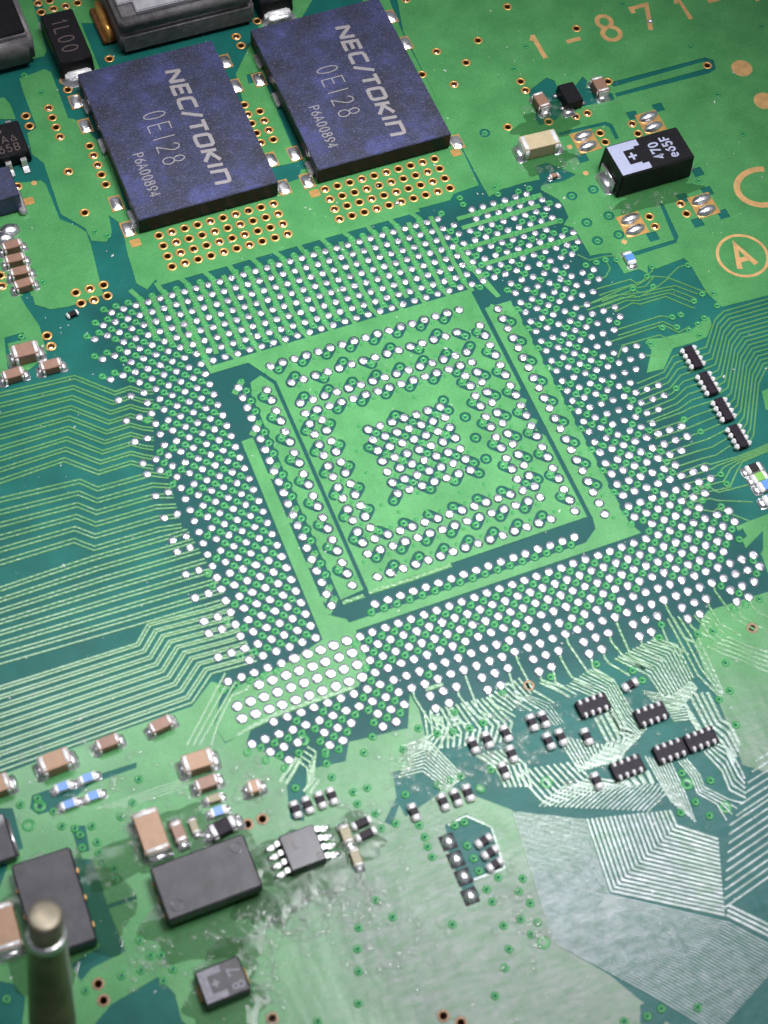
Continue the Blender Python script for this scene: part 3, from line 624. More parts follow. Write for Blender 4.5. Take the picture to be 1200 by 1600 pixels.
fan_add([(20.36,-43.7),(20.67,-45.08),(20.55,-46.28),(21.45,-47.47),(21.54,-48.73)], [(20.95,-43.72),(21.28,-45.06),(21.19,-46.02),(22.43,-47.49),(23.16,-48.02)], 4, 0.34)
fan_add([(18.33,-42.53),(18.42,-44.58),(18.57,-46.27)], [(19.81,-43.59),(19.72,-45.97),(19.44,-48.08)], 8, 0.28)
fan_add([(16.13,-43.36),(16.41,-44.12)], [(17.93,-43.54),(17.94,-44.54)], 4, 0.5)
fan_add([(13.15,-38.95),(13.53,-41.87),(15.08,-41.2)], [(16.44,-40.95),(16.14,-42.11),(18.66,-41.02)], 12, 0.2)
fan_add([(9.35,-40.3),(10.15,-42.84),(10.62,-43.41)], [(13.41,-41.07),(13.95,-42.54),(16.47,-43.99)], 10, 0.22)
fan_add([(9.84,-43.21),(11.99,-42.54),(13.13,-42.72)], [(16.72,-46.21),(18.46,-45.49),(19.11,-44.99)], 22, 0.14)
fan_add([(18.17,-46.67),(18.11,-47.87),(20.37,-49.75)], [(12.55,-45.22),(11.94,-50.35),(18.36,-54.58)], 19, 0.30)
fan_add([(18.48,-54.63),(19.85,-56.18),(21.33,-57.94)], [(18.9,-54.09),(20.5,-55.87),(21.66,-57.33)], 3, 0.25)
fan_add([(12.34,-45.14),(11.67,-50.53),(18.36,-55.14),(21.05,-58.47)], [(8.04,-42.92),(6.91,-52.12),(11.49,-57.62),(14.29,-61.34)], 34, 0.16)
fan_add([(21.58,-49.14),(26.66,-48.1)], [(18.48,-54.16),(24.02,-52.97)], 10, 0.16)
fan_add([(22.32,-48.68),(26.84,-47.76)], [(25.44,-45.62),(28.26,-45.15)], 6, 0.16)
fan_add([(1.58,-37.86),(3.33,-38.02),(4.44,-39.93)], [(3.09,-36.27),(4.64,-36.25),(5.84,-39.47)], 9, 0.25)
fan_add([(2.68,-35.86),(4.46,-35.88)], [(2.91,-36.71),(4.72,-36.64)], 4, 0.36); fan_add([(6.6,-34.84),(7.16,-34.89)], [(6.63,-35.67),(7.34,-35.63)], 3, 0.32)
fan_add([(5.57,-34.03),(5.58,-36.09),(5.21,-36.97)], [(9.68,-34.54),(10.59,-36.96),(9.59,-38.11)], 12, 0.24)
fan_add([(5.15,-33.98),(4.66,-35.75),(3.21,-35.97)], [(6.52,-35.01),(6.18,-35.81),(4.61,-37.25)], 5, 0.22)
fan_add([(9.99,-34.39),(10.99,-36.07)], [(12.41,-33.99),(12.76,-35.43)], 7, 0.22)
fan_add([(7.32,-38.27),(8.19,-39.61),(8.25,-41.13)], [(9.39,-38.55),(10.17,-40.1),(9.91,-41.76)], 6, 0.3)
fan_add([(-6.14,-35.28),(-4.41,-34.05)], [(-5.78,-35.57),(-4.2,-34.23)], 2, 0.36); fan_add([(-4.87,-36.5),(-3.75,-35.89)], [(-4.47,-36.8),(-3.58,-36.06)], 2, 0.36)
fan_add([(-4.54,-34.15),(-4.02,-35),(-4.31,-36.27)], [(-3.47,-33.55),(-3.07,-34.1),(-3.85,-35.8)], 4, 0.2)
fan_add([(-18.38,-32.74),(-13.87,-32.75),(-10.24,-32.89)], [(-16.74,-33.22),(-13.53,-33.37),(-10.19,-33.41)], 4, 0.2)
TR.append(([(-6.77,-30.84),(-4.23,-30.51),(1.21,-30.48)], 0.42)); TR.append(([(-6.77,-30.84),(-7.74,-31.08)], 0.3))
TR.append(([(2.83,-24.08),(4.48,-24.06)], 0.36)); TR.append(([(4.92,-23.97),(8.12,-24.02),(11.46,-23.96)], 0.36))
TR.append(([(10.56,-34.11),(11.65,-34.12)], 0.3)); TR.append(([(5.87,-32.48),(7.19,-32.5)], 0.36))
TR.append(([(3.46,-42.25),(4.87,-42.06),(6.18,-43.43),(5.84,-46.37),(3.59,-46.36)], 0.22))
TR = [([(p[0][0] - 14, p[0][1])] + p if p[0][0] < -24 else p, w_) for p, w_ in TR]
def plen(p): return sum((Vector(p[k + 1]) - Vector(p[k])).length for k in range(len(p) - 1))
order = sorted(range(len(TR)), key=lambda k: -plen(TR[k][0]) * TR[k][1])
rest = []
for r, k in enumerate(order):
    pl, wd = TR[k]; z = ZP + 0.012 + 0.0009 * (k % 17)
    g = ribbon_geo(pl, wd, 0.001 + 0.0001 * (k % 9), z)
    if r < 290: link('copper_trace', mesh('copper_trace', *g, M_TRACE, None, False), board)
    else: rest.append(g)
if rest:
    o = link('fine_copper_trace', mesh('fine_copper_trace', *join(rest), M_TRACE, None, False), board); o['kind'] = 'stuff'

# covered vias with their necks
def via_me(ds):
    base = lathe('v', [(0.30, 0.0), (0.275, 0.062), (0.14, 0.066), (0.10, 0.035), (0, 0.022)], 12, M_VIA, [0, 0, 0, 1])
    v = [tuple(p.co) for p in base.vertices]; f = [tuple(p.vertices) for p in base.polygons]; mi = [p.material_index for p in base.polygons]
    bpy.data.meshes.remove(base)
    for (a, b) in ds:
        L = math.hypot(a, b); u = (a / L, -b / L)
        g = ribbon_geo([(u[0] * 0.16, u[1] * 0.16), (u[0] * 0.45, u[1] * 0.45)], 0.30, 0.002, 0.056)
        o = len(v); v += g[0]; f += [tuple(i + o for i in t) for t in g[1]]; mi += [0] * len(g[1])
    return mesh('covered_via', v, f, [M_VIA, M_SUB], mi, True)
CAMP = Vector((-21.3, -75, 113.9))
vm = {}; vl = sorted(vias.items(), key=lambda t: (Vector((t[0][0], -t[0][1], 0)) - CAMP).length); rest = []
for r, ((a, b), ds) in enumerate(vl):
    key = tuple(sorted(ds))
    if key not in vm: vm[key] = via_me(key)
    if r < 240: link('covered_via', vm[key], board, (a, -b, 0.001))
    else:
        me = vm[key]; rest.append(([(p.co.x + a, p.co.y - b, p.co.z + 0.001) for p in me.vertices], [tuple(p.vertices) for p in me.polygons], [p.material_index for p in me.polygons]))
if rest:
    v, f = join([(a, b) for a, b, c in rest]); o = link('covered_via', mesh('covered_via', v, f, [M_VIA, M_SUB], [x for a, b, c in rest for x in c], True), board); o['kind'] = 'stuff'
# vias out on the board
LOOSE = [(37.65,-4.36),(40.53,-5.21),(36.86,-5.1),(35.18,-5.83),(36.85,-6.19),(40.32,-8.22),(41.22,-8.47),(39.37,-8.63),(40.94,-9.68),(39.39,-10.42),(36.97,-9.45),(37.73,-9.48),(36.89,-10.46),(35.74,-10.12),(37.7,-11.08),(38.62,-10.79),(38.27,-11.84),(34.15,-11.2),(34.18,-15.71),(34.19,-19.96),(33.94,-24.85),(33.91,-23.94),(32.51,-8.46),(34.33,-2.44),(32.57,-2.39),(33.52,-2.43),(35.21,-2.75),(32.64,-26.46)]
LOOSE += [(32.76,-31.45),(23.93,-33.79),(26.06,-35.4),(27.23,-35.57),(26.95,-38.14),(26.22,-40.21),(25.2,-40.53),(25.41,-42.7),(32.62,-29.48),(31.68,-34.45),(23.33,-34.66),(18.12,-34.96),(20.36,-36.33),(20.68,-37.25),(14.6,-34.71)]
LOOSE += [(-4.48,32.08),(-3.65,29.71),(-3.81,14.05),(-2.98,13.37)] + [(37.79,21.17),(51.78,16.34),(48.25,23.05),(51.48,10.55),(51.52,5.79),(59,16.52),(45.45,2.43),(35.72,19.09)]
LOOSE += [(28.8,7.52),(28.73,6.77),(25.56,7.45),(25.55,6.74)] + [(-9.22,10.61),(-12.26,6.13)]
LOOSE += [(0.18,-40.87),(1.62,-41.55),(1.65,-42.45),(1.59,-43.14),(1.58,-43.9),(1.06,-48.64),(4.21,-49.92),(3.9,-51.48),(3.14,-52.51),(1.83,-53.93),(-5.86,-49.29),(-5.39,-47.9),(-6.62,-51.2),(-4.81,-46.61),(-9.46,-51.33),(3.87,-42.41),(4.57,-42.43),(4.12,-44.03),(4.17,-45),(4.15,-45.94),(4.13,-47.27),(4.16,-48.18),(5.19,-46.81),(-4.6,-40.79),(-2.69,-36.24),(-5.29,-36.08),(-0.71,-37.82),(-1.71,-37.76),(-0.9,-40.83),(-0.85,-39.72),(-1.75,-38.65),(6.6,-40.67),(6.5,-40.55),(3.9,-39.32),(5.66,-39.32),(4.78,-39.32),(1.58,-39.18),(7.78,-39.62),(-2.44,-46.76),(-3.07,-45.29)]
LOOSE += [(6.7,-47.47),(6.08,-48.17),(6.48,-49.18),(5.44,-49.94),(6.41,-50.54),(5.69,-51.1),(6.19,-51.9),(11.61,-58.62),(10.55,-58.73),(8.98,-58.48),(13.87,-59.42),(21.82,-45.76),(18.81,-47.11),(20.17,-45.39),(20.13,-46.78),(20.58,-48.02),(20.18,-44.56),(21.91,-47.87),(11.01,-41.84)]
LOOSE += [(-21.83,-30.63),(-21.85,-31.19),(-21.09,-31.88),(-20.86,-33.08),(-19.91,-34.08),(-20.04,-34.98),(-22.9,-32.23),(-23.03,-30.66),(-19.01,-33.79),(-19.01,-34.98),(-19.1,-35.73),(-19.1,-36.44),(-17.01,-33.83),(-18.95,-44.16),(-20.21,-44.05),(-18.41,-42.29),(-18.08,-43.47),(-17.43,-43.71),(-17.01,-44.84),(-22.65,-44.13),(-27.47,-42.85),(-15.05,-31.73),(-15.97,-33.18),(-18.51,-37.13),(-18.66,-37.85),(-17.83,-45.33),(-20.11,-33.53)]
LOOSE += [(0.03,-35.35),(-2.43,-34.34),(-4.18,-33.77),(-3.57,-32.99),(2.68,-36.1),(4.26,-35),(7.11,-34.79),(6.47,-36.09),(7.62,-36.26),(8.69,-36.24),(10.88,-34.64),(5.36,-35.84),(1.02,-34.46),(-2.67,-35.17)]
lv = via_me(()); big = lathe('mask_ring', [(0.46, 0.0), (0.44, 0.03), (0.30, 0.028), (0.17, 0.0), (0, -0.01)], 14, [M_VIA, M_SUB], [0, 0, 0, 1])
for k, (x, y) in enumerate(LOOSE):
    if k < 60 or rnd.random() < 0.90: link('covered_via', lv, board, (x, y, ZP - 0.006))
    else: link('covered_via', big, board, (x, y, ZP - 0.006))
sv = lathe('plugged_via', [(0.16, 0.0), (0.13, 0.05), (0.07, 0.065), (0, 0.045)], 9, M_VIA)
for a, b in sorted(small_vias): link('plugged_via', sv, board, (a, -b, ZP - 0.004))
# gold plated open vias
gv = lathe('gold_via', [(0.43, ZP + 0.004), (0.41, ZP + 0.03), (0.30, ZP + 0.035), (0.245, ZP - 0.005), (0.235, -0.30), (0.20, -1.2), (0, -1.35)], 14, [M_GOLD, M_BARREL], [0, 0, 0, 1, 1, 1])
gs = lathe('gold_via', [(0.43, ZP + 0.004), (0.41, ZP + 0.03), (0.30, ZP + 0.035), (0.245, ZP - 0.005), (0.235, -0.15), (0.15, -0.28), (0, -0.22)], 14, [M_GOLD, M_BARREL, M_SOLDER], [0, 0, 0, 1, 1, 2])
M_DULL = simple('dull_copper_ring', (0.22, 0.13, 0.075), 0.5, 0.3, 0.3, 3)
gd = gv.copy(); gd.materials[0] = M_DULL
for k, (x, y) in enumerate(GOLD): link('gold_via', gd if k >= len(GOLD) - 9 else gs if (k * 7) % 10 < 4 else gv, board, (x, y, 0))
# solder pads
def pad_me(r, tear=None):
    n = 14; v = []; f = []
    seedp = random.random() * 9
    for q, (rr, z) in enumerate(((1.0, 0.0), (0.97, 0.055), (0.72, 0.10), (0.35, 0.118))):
        for k in range(n):
            a = 2 * math.pi * k / n
            s = r * rr * (1 + 0.035 * math.sin(2 * a + seedp) + random.uniform(-0.025, 0.025))
            x, y = s * math.cos(a), s * math.sin(a)
            if tear:
                c = math.cos(a - tear)
                if c > 0.75: s2 = s * (1 + 0.42 * (c - 0.75) / 0.25 * rr); x, y = s2 * math.cos(a), s2 * math.sin(a)
            v.append((x, y, z + (random.uniform(-0.012, 0.012) if q > 1 else 0)))
    v.append((0, 0, 0.118))
    for q in range(3):
        for k in range(n): f.append((q * n + k, q * n + (k + 1) % n, (q + 1) * n + (k + 1) % n, (q + 1) * n + k))
    for k in range(n): f.append((3 * n + k, 3 * n + (k + 1) % n, 4 * n))
    return mesh('solder_pad', v, f, M_PAD, None, True)
PM = [pad_me(0.325) for _ in range(6)]; PB = [pad_me(0.365) for _ in range(5)]; PT = [pad_me(0.355, math.radians(t)) for t in (255, 262, 248, 270)]; PL_ = [pad_me(0.43) for _ in range(5)]
rest = []
for r, (j, i) in enumerate(sorted(PADS, key=lambda t: (Vector((t[0], -t[1], 0)) - CAMP).length)):
    corner = inside((j, -i), CORNER)
    me = rnd.choice(PL_) if corner else (rnd.choice(PT) if (i >= 28 and j > 5 and rnd.random() < 0.6) else rnd.choice(PB if i > 18 or (1 < j < 25 and i > 2) else PM))
    x, y, z = j + rnd.uniform(-.02, .02), -i + rnd.uniform(-.02, .02), ZP - 0.004 if (corner or (2 < i < 24 and 2 < j < 25)) else 0.012
    if r < 300: link('solder_pad', me, board, (x, y, z))
    else: rest.append(([(p.co.x + x, p.co.y + y, p.co.z + z) for p in me.vertices], [tuple(p.vertices) for p in me.polygons]))
o = link('solder_pad', mesh('solder_pad', *join(rest), M_PAD, None, True), board); o['kind'] = 'stuff'
# bare copper lettering and fiducials
def letter(ch, at, h, wd):
    wdt, st = GL[ch]; parts = []; z = ZP + 0.006
    for pl in st:
        q = clean([(at[0] + a * h, at[1] + b * h) for a, b in pl]); z += 0.002
        A, B = offset_strip(q, wd); n = len(q)
        parts.append(([(p.x, p.y, z) for p in A] + [(p.x, p.y, z) for p in B], [(i, i + n, i + n + 1, i + 1) for i in range(n - 1)]))
    link('copper_letter', mesh('copper_letter', *join(parts), M_GOLDP), board)
for ch, p, h in (('|', (38.35, 19.35), 2.9), ('-', (41.3, 19.2), 2.9), ('8', (44.8, 19.3), 3.05), ('7', (48.6, 19.35), 2.95), ('1', (52.6, 19.4), 2.9), ('-', (55.6, 19.5), 2.9), ('4', (59, 19.4), 2.9)):
    letter(ch, p, h, 0.42)
link('copper_letter', mesh('copper_letter', *ribbon_geo(LT((38.55, -21.6), (38.9, -22.2)), 0.42, ZP + 0.004, ZP + 0.02, 0.98), M_GOLDP), board)
cc = arc(50.3, 0.05, 2.25, 1.9, 62, 298, 22); A, B = offset_strip(cc, 0.55)
link('copper_letter', mesh('copper_letter', [(p.x, p.y, ZP + 0.01) for p in A] + [(p.x, p.y, ZP + 0.01) for p in B], [(i, i + len(cc), i + len(cc) + 1, i + 1) for i in range(len(cc) - 1)], M_GOLDP), board)
cc = arc(45.3, -5.86, 2.1, 2.1, 0, 360, 40); A, B = offset_strip(cc, 0.26)
link('copper_ring', mesh('copper_ring', [(p.x, p.y, ZP + 0.01) for p in A] + [(p.x, p.y, ZP + 0.01) for p in B], [(i, i + len(cc), i + len(cc) + 1, i + 1) for i in range(len(cc) - 1)], M_GOLDP), board)
letter('A', (44.45, -7.0), 2.35, 0.46)
dot = lambda r: lathe('copper_dot', [(r, ZP), (r * 0.97, ZP + 0.018), (0, ZP + 0.02)], 24, M_GOLDP, None, False)
for p, r in zip([(54.93,12.62),(55.03,8.58)], (0.95, 0.95)): link('copper_dot', dot(r), board, (*p, 0))
for p in [(-7.01,20.51),(-8.66,18.66)] + [(36.69,6.39),(36.62,9.45),(36.61,-1.28)]: link('copper_dot', dot(0.24), board, (*p, 0))
def fillet(parent, x, y, sx, sy, h, name='solder_fillet', z0=0.0):
    # concave solder skirt that climbs a terminal
    n = 16; v = []; f = []
    for q, (k, z) in enumerate(((1.0, 0.0), (0.86, h * 0.16), (0.72, h * 0.5), (0.62, h * 0.85))):
        for t in range(n):
            a = 2 * math.pi * t / n; c, s = math.cos(a), math.sin(a)
            e = 0.55; px = math.copysign(abs(c) ** e, c); py = math.copysign(abs(s) ** e, s)
            g = 1 + random.uniform(-0.06, 0.06); v.append((x + sx / 2 * px * k * g, y + sy / 2 * py * k * g, z * random.uniform(0.85, 1.12)))
    for q in range(3):
        for t in range(n): f.append((q * n + t, q * n + (t + 1) % n, (q + 1) * n + (t + 1) % n, (q + 1) * n + t))
    f.append(tuple(3 * n + t for t in range(n)))
    return link(name, mesh(name, [(a, b, c + z0) for a, b, c in v], f, M_SOLDER, None, True), parent)
# bare lands
def land(p, sx, sy, m, z=ZP + 0.004, h=0.02): link('solder_land', box_me('solder_land', sx, sy, h, m, 0.008, 0, 1), board, (p[0], p[1], z))
for p in [(-1.11,11.91),(-7.95,18.83)] + [(27.18,12.06),(14.36,11.9)]: land(p, 0.85, 0.75, M_GOLD)
for p in [(-1.22,27.84),(-1.26,25),(-1.34,16.28),(-1.25,13.45),(12.21,28.05),(12.14,25.1)] + [(27.78,28.33),(27.84,24.96),(14.26,16.42),(14.24,13.33),(14.29,25.13),(12.18,16.46),(12.16,13.33),(27.68,13.1),(10.85,29.17)]:
    land(p, 1.05, 1.6, M_GOLD, ZP + 0.003, 0.015)
    fillet(board, p[0], p[1], 1.05, 1.55, 0.16, name='solder_blob', z0=ZP)
blob = lathe('solder_blob', [(1.0, 0), (0.93, 0.14), (0.6, 0.30), (0.25, 0.36), (0, 0.37)], 16, M_SOLDER, None, True, 0.06)
for x, y in [(44.44,9.63),(38.17,9.54),(44.64,-0.07),(38.06,0.09)]:
    land((x, y), 2.05, 2.35, M_GOLD)
    for s in (-1, 1):
        o = link('solder_blob', blob, board, (x + 0.05 * s, y + s * 0.58, ZP + 0.01)); o.scale = (0.92, 0.50, 1.1); o.rotation_euler = (0, 0, 0.12)
for x, y in [(3,-43.33),(3.02,-44.64),(3.02,-45.93),(2.91,-47.31)]:
    land((x, y), 1.05, 1.1, M_ARR, ZP); o = link('solder_blob', blob, board, (x, y, ZP + 0.02)); o.scale = (0.48, 0.5, 1.0)
for x, y, s in ((*(-0.53,13.64), .45), (*(-10.26,16.37), .9), (*(-10.81,15.74), .8), (*(49.66,20.32), .28), (*(20.41,8.68), .25)):
    o = link('solder_blob', blob, board, (x, y, ZP)); o.scale = (s, s * 0.8, s * 1.6)

# beads of dried flux on the board, clear and glossy
M_FLUX, nt_, p_ = mat('clear_flux'); p_.inputs['Base Color'].default_value = (0.30, 0.36, 0.30, 1); p_.inputs['Alpha'].default_value = 0.12; p_.inputs['Roughness'].default_value = 0.2
p_.inputs['Coat Weight'].default_value = 1.0; p_.inputs['Coat Roughness'].default_value = 0.08; bump(nt_, p_, noise(nt_, 1.2, 3), 0.5, 0.08, True)
def bead(x, y, rx, ry, h, rot, n=14):
    ph = random.random() * 6; v = []; f = []
    for q, (k, z) in enumerate(((1.0, 0.0), (0.85, 0.55), (0.5, 0.92))):
        for t in range(n):
            a = 2 * math.pi * t / n; g = k * (1 + 0.20 * math.sin(2 * a + ph) + 0.14 * math.sin(3 * a + 2 * ph) + (0.09 * math.sin(7 * a + ph) + 0.06 * math.sin(11 * a + 3 * ph) if n > 20 else 0) + random.uniform(-.02, .02))
            u, w_ = rx * g * math.cos(a), ry * g * math.sin(a); v.append((x + u * math.cos(rot) - w_ * math.sin(rot), y + u * math.sin(rot) + w_ * math.cos(rot), ZP + 0.02 + h * z))
    v.append((x, y, ZP + 0.02 + h))
    for q in range(2):
        for t in range(n): f.append((q * n + t, q * n + (t + 1) % n, (q + 1) * n + (t + 1) % n, (q + 1) * n + t))
    for t in range(n): f.append((2 * n + t, 2 * n + (t + 1) % n, 3 * n))
    return v, f
beads = []; puddles = []
M_WET, nt_, p_ = mat('wet_flux'); p_.inputs['Base Color'].default_value = (0.010, 0.060, 0.010, 1); p_.inputs['Alpha'].default_value = 0.34; p_.inputs['Roughness'].default_value = 0.6; p_.inputs['Specular IOR Level'].default_value = 0.1
p_.inputs['Coat Weight'].default_value = 0.45; p_.inputs['Coat Roughness'].default_value = 0.06; bump(nt_, p_, noise(nt_, 0.9, 4), 0.6, 0.10, True)
for (cx, cy), sx, sy, n in (((-6.48,-43.9), 3.2, 1.2, 60), ((-3.82,-44.69), 2.6, 2.4, 60), ((-9.98,-44.85), 2.6, 1.0, 26), ((-13.45,-43.38), 2.6, 0.6, 16), ((-7.85,-35.28), 1.8, 1.6, 26), ((-11.99,-33.95), 2.6, 1.0, 16), ((-1.43,-40.39), 2.0, 1.2, 26),
    ((3.27,-37), 2.4, 1.6, 40), ((5.54,-39.6), 3.5, 1.2, 40), ((9.59,-38.11), 3.4, 1.8, 70), ((-3.71,-48.4), 4, 2.5, 40), ((-11.78,-47.96), 0.8, 3.2, 40), ((-18.1,-44.2), 2.0, 1.6, 26), ((-16.66,-35.08), 0.3, 2.4, 20), ((37.53,14.06), 3.6, 1.1, 26), ((34.76,8.02), 2.2, 1.0, 24), ((40.17,1.76), 3.2, 0.8, 24), ((5.65,-50.17), 1.6, 3.0, 40), ((-21.01,-28.08), 5, 1.0, 24), ((-16.63,-31.46), 4, 1.5, 24), ((17.17,-39.95), 5, 3.5, 60)):
    for _ in range(n):
        k = random.uniform(0.12, 0.34); beads.append(bead(cx + random.gauss(0, sx * 0.6), cy + random.gauss(0, sy * 0.6), k * random.uniform(0.9, 1.6), k, k * random.uniform(0.25, 0.5), random.uniform(0, 3.1)))
for ch in ([(-5.43,-37.51),(-3.24,-37.86),(-1.86,-39.36),(-1.11,-41)], [(-9.06,-40.11),(-8.84,-41.75),(-7.25,-43.56),(-4.63,-43.82),(-3.24,-43.32)], [(-9.37,-42.94),(-8.21,-43.93),(-7.84,-45.36),(-9.62,-45.31)], [(-10.59,-44.94),(-10.53,-45.86),(-11.48,-47.73),(-12.31,-49.29)], [(-13.98,-43.63),(-12.15,-44.7),(-10.14,-44.56),(-8.91,-45.58),(-6.5,-46.33)], [(-3.22,-42.58),(-3.23,-44.92),(-4.65,-46.22)], [(-16.14,-33.45),(-16.76,-35.52),(-16.92,-37.11)]):
    for a, b in zip(ch, ch[1:]):
        n = max(2, int((Vector(b) - Vector(a)).length / 0.32))
        for q in range(n):
            f_ = q / n; k = random.uniform(0.16, 0.30); beads.append(bead(a[0] + (b[0] - a[0]) * f_ + random.gauss(0, .1), a[1] + (b[1] - a[1]) * f_ + random.gauss(0, .1), k * 1.6, k, k * 0.5, math.atan2(b[1] - a[1], b[0] - a[0]) + random.gauss(0, .4)))
for (cx, cy, rx, ry, rot) in ((-13.0, -41.6, 5.0, 3.6, 0), (-9.0, -42.6, 3.0, 1.6, 0.5), (-6.4, -41.2, 3.4, 2.4, 0.1), (-22.6, -39.0, 3.6, 5.0, 0), (-14.3, -47.4, 2.9, 2.5, 0), (-15.0, -36.6, 4.4, 2.2, 0.1), (-2.6, -41.0, 1.8, 1.5, 0), (36.0, 12.6, 3.4, 1.6, 0), (34.0, 9.0, 2.6, 1.4, 0), (41.3, 2.4, 4.4, 1.2, 0)):
    puddles.append(bead(cx, cy, rx, ry, 0.10, rot, 56))
o = link('flux_puddle', mesh('flux_puddle', *join(puddles), M_WET, None, True), board); o['kind'] = 'stuff'
o = link('flux_residue', mesh('flux_residue', *join(beads), M_FLUX, None, True), board); o['kind'] = 'stuff'

# dust and lint
dm = lathe('dust', [(0.05, 0), (0.035, 0.03), (0, 0.045)], 6, simple('pale_dust', (0.45, 0.47, 0.45), 0.8), None, True, 0.3)
parts_ = []
for _ in range(900):
    x, y, s = random.uniform(-28, 60), random.uniform(-58, 42), random.choice((0.5, 0.6, 0.8, 0.8, 1.1, 1.6)) ; a = random.uniform(0, 6.3); st = random.choice((1, 1, 1.4, 2.6))
    parts_.append(([(x + s * (p.co.x * st * math.cos(a) - p.co.y * math.sin(a)), y + s * (p.co.x * st * math.sin(a) + p.co.y * math.cos(a)), ZP + 0.015 + p.co.z * s) for p in dm.vertices], [tuple(p.vertices) for p in dm.polygons]))
o = link('dust', mesh('dust', *join(parts_), dm.materials[0], None, True), board); o['kind'] = 'stuff'
# ------------------------------------------------------------------ components
def two_pole(name, label, cat, at, L, W_, H, rot, body, term=None, tl=0.24, group=None, cap=None, fil=True):
    t = thing(name, label, cat, (at[0], at[1], ZP), math.radians(rot + random.uniform(-3.0, 3.0)), group)
    box('body', t, L - 0.10, W_ - 0.05, H - 0.04, body, min(0.05, H * 0.1), 0.03)
    if cap is not None: box('glaze', t, L * (1 - 2 * tl) + 0.02, W_ * 0.96, 0.05, cap, 0.015, H - 0.03)
    for s in (-1, 1):
        box('terminal', t, L * tl, W_, H, term or M_TIN, min(0.12, H * 0.18, L * tl * 0.4), 0.01, 3, 1.0, s * (L / 2 - L * tl / 2))
        if fil: fillet(t, s * (L / 2 + 0.0), 0, L * tl * 1.5 + 0.2, W_ * 1.15, H * 0.42)
    return t
def cap(label, at, L, W_, H, rot, body, group=None, **k): return two_pole('chip_capacitor', label, 'capacitor', at, L, W_, H, rot, body, group=group, **k)
def res(label, at, L, W_, H, rot, body=None, glaze=None, group=None, **k): return two_pole('chip_resistor', label, 'resistor', at, L, W_, H, rot, body or M_WHITEC, group=group, cap=glaze, **k)

# --- the two large blue-black capacitors
def nec(label, x0, y0):
    # origin at the lower left corner of the top
    t = thing('power_capacitor', label, 'capacitor', (x0, y0, ZP), 0, 'large printed power capacitors')
    Wd, Dp, H = 11.9, 16.5, 1.78
    bm = bmesh.new(); bmesh.ops.create_cube(bm, size=1)
    for v in bm.verts: v.co = Vector((Wd / 2 + v.co.x * Wd, Dp / 2 + v.co.y * Dp, 0.12 + (v.co.z + 0.5) * (H - 0.12)))
    bmesh.ops.bevel(bm, geom=list(bm.edges), offset=0.05, segments=2, affect='EDGES')
    for f in bm.faces: f.material_index = 0 if f.normal.z > 0.5 else 1
    me = bpy.data.meshes.new('body'); bm.to_mesh(me); bm.free(); me.materials.append(M_NEC); me.materials.append(M_BLACK)
    link('body', me, t)
    z = H + 0.006
    text('maker_lettering', t, 'NEC/TOKIn', (7.0, 14.35), -90, 1.28, 12.9, 0.33, M_PRINT, z, slant=0.08, gap=0.17)
    text('code_lettering', t, '0E|28', (3.72, 10.45), -90, 1.85, 5.85, 0.10, M_PRINT, z, wx=0.9, gap=0.3)
    text('lot_lettering', t, 'P6A00894', (1.62, 6.6), -90, 0.85, 4.75, 0.10, M_PRINT, z, gap=0.16)
    for (x, y, sx, sy) in ((-0.12, 14.2, 0.5, 1.6), (-0.12, 9.6, 0.5, 1.6), (-0.12, 1.6, 0.5, 1.6), (12.0, 12.4, 0.5, 1.6), (12.0, 8.8, 0.5, 1.6), (12.0, 1.0, 0.5, 1.6)):
        box('terminal', t, sx, sy, 0.42, M_STEEL, 0.05, 0.0, 2, 0.9, x, y)
    return t
nec1 = nec('left of two large speckled blue-black capacitors, beside the black two-terminal part', -0.5, 12.63)
nec2 = copy_thing(nec1, (14.95, 12.70), 'right of two large speckled blue-black capacitors, nearest the copper numerals')

# --- black moulded part with faint print above the left one
def moulded(label, at, L, W_, H, rot, marks):
    t = thing('moulded_inductor', label, 'inductor', (at[0], at[1], ZP), math.radians(rot))
    box('body', t, L, W_, H - 0.15, M_BLACK, 0.10, 0.15, 2, 0.95)
    for s in (-1, 1):
        box('terminal', t, 0.9, W_ * 0.88, 0.75, M_TIN, 0.18, 0.0, 3, 0.8, s * (L / 2 + 0.15))
        fillet(t, s * (L / 2 + 0.35), 0, 1.5, W_ * 1.02, 0.7)
    return t
m = moulded('black moulded part with faint grey digits and bright soldered end', (-0.15, 33.6), 6.2, 3.0, 1.8, -90, '1L00')
text('print', m, '1L00', (-1.9, -0.75), 0, 1.35, 3.8, 0.12, M_PRINTD, 1.81, gap=0.25)
moulded('black moulded part with bright end cut off by the top edge', (18.3, 34.7), 6.2, 3.1, 1.8, -90, '')

# --- big ferrite block inductor
t = thing('power_inductor', 'large grey block inductor with a raised rounded lid', 'inductor', (10.1, 37.4, ZP))
box('body', t, 12.1, 12.0, 2.2, M_IND, 0.3, 0.15, 3); box('upper_body', t, 12.0, 11.9, 1.9, M_IND, 0.35, 2.25, 3)
bm = bmesh.new(); bmesh.ops.create_cube(bm, size=1)
for v in bm.verts: v.co = Vector((v.co.x * 11.3, v.co.y * 11.3, 4.12 + (v.co.z + 0.5) * 0.35))
bmesh.ops.bevel(bm, geom=[e for e in bm.edges if abs(e.verts[0].co.z - e.verts[1].co.z) > 0.1], offset=1.3, segments=6, affect='EDGES')
bmesh.ops.bevel(bm, geom=[e for e in bm.edges if min(e.verts[0].co.z, e.verts[1].co.z) > 4.3], offset=0.08, segments=2, affect='EDGES')
me = bpy.data.meshes.new('lid'); bm.to_mesh(me); bm.free(); me.materials.append(M_LID); link('lid', me, t)
box('terminal', t, 1.2, 4.2, 0.5, M_BARREL, 0.1, 0.0, 2, 1.0, -6.6, -2.2)
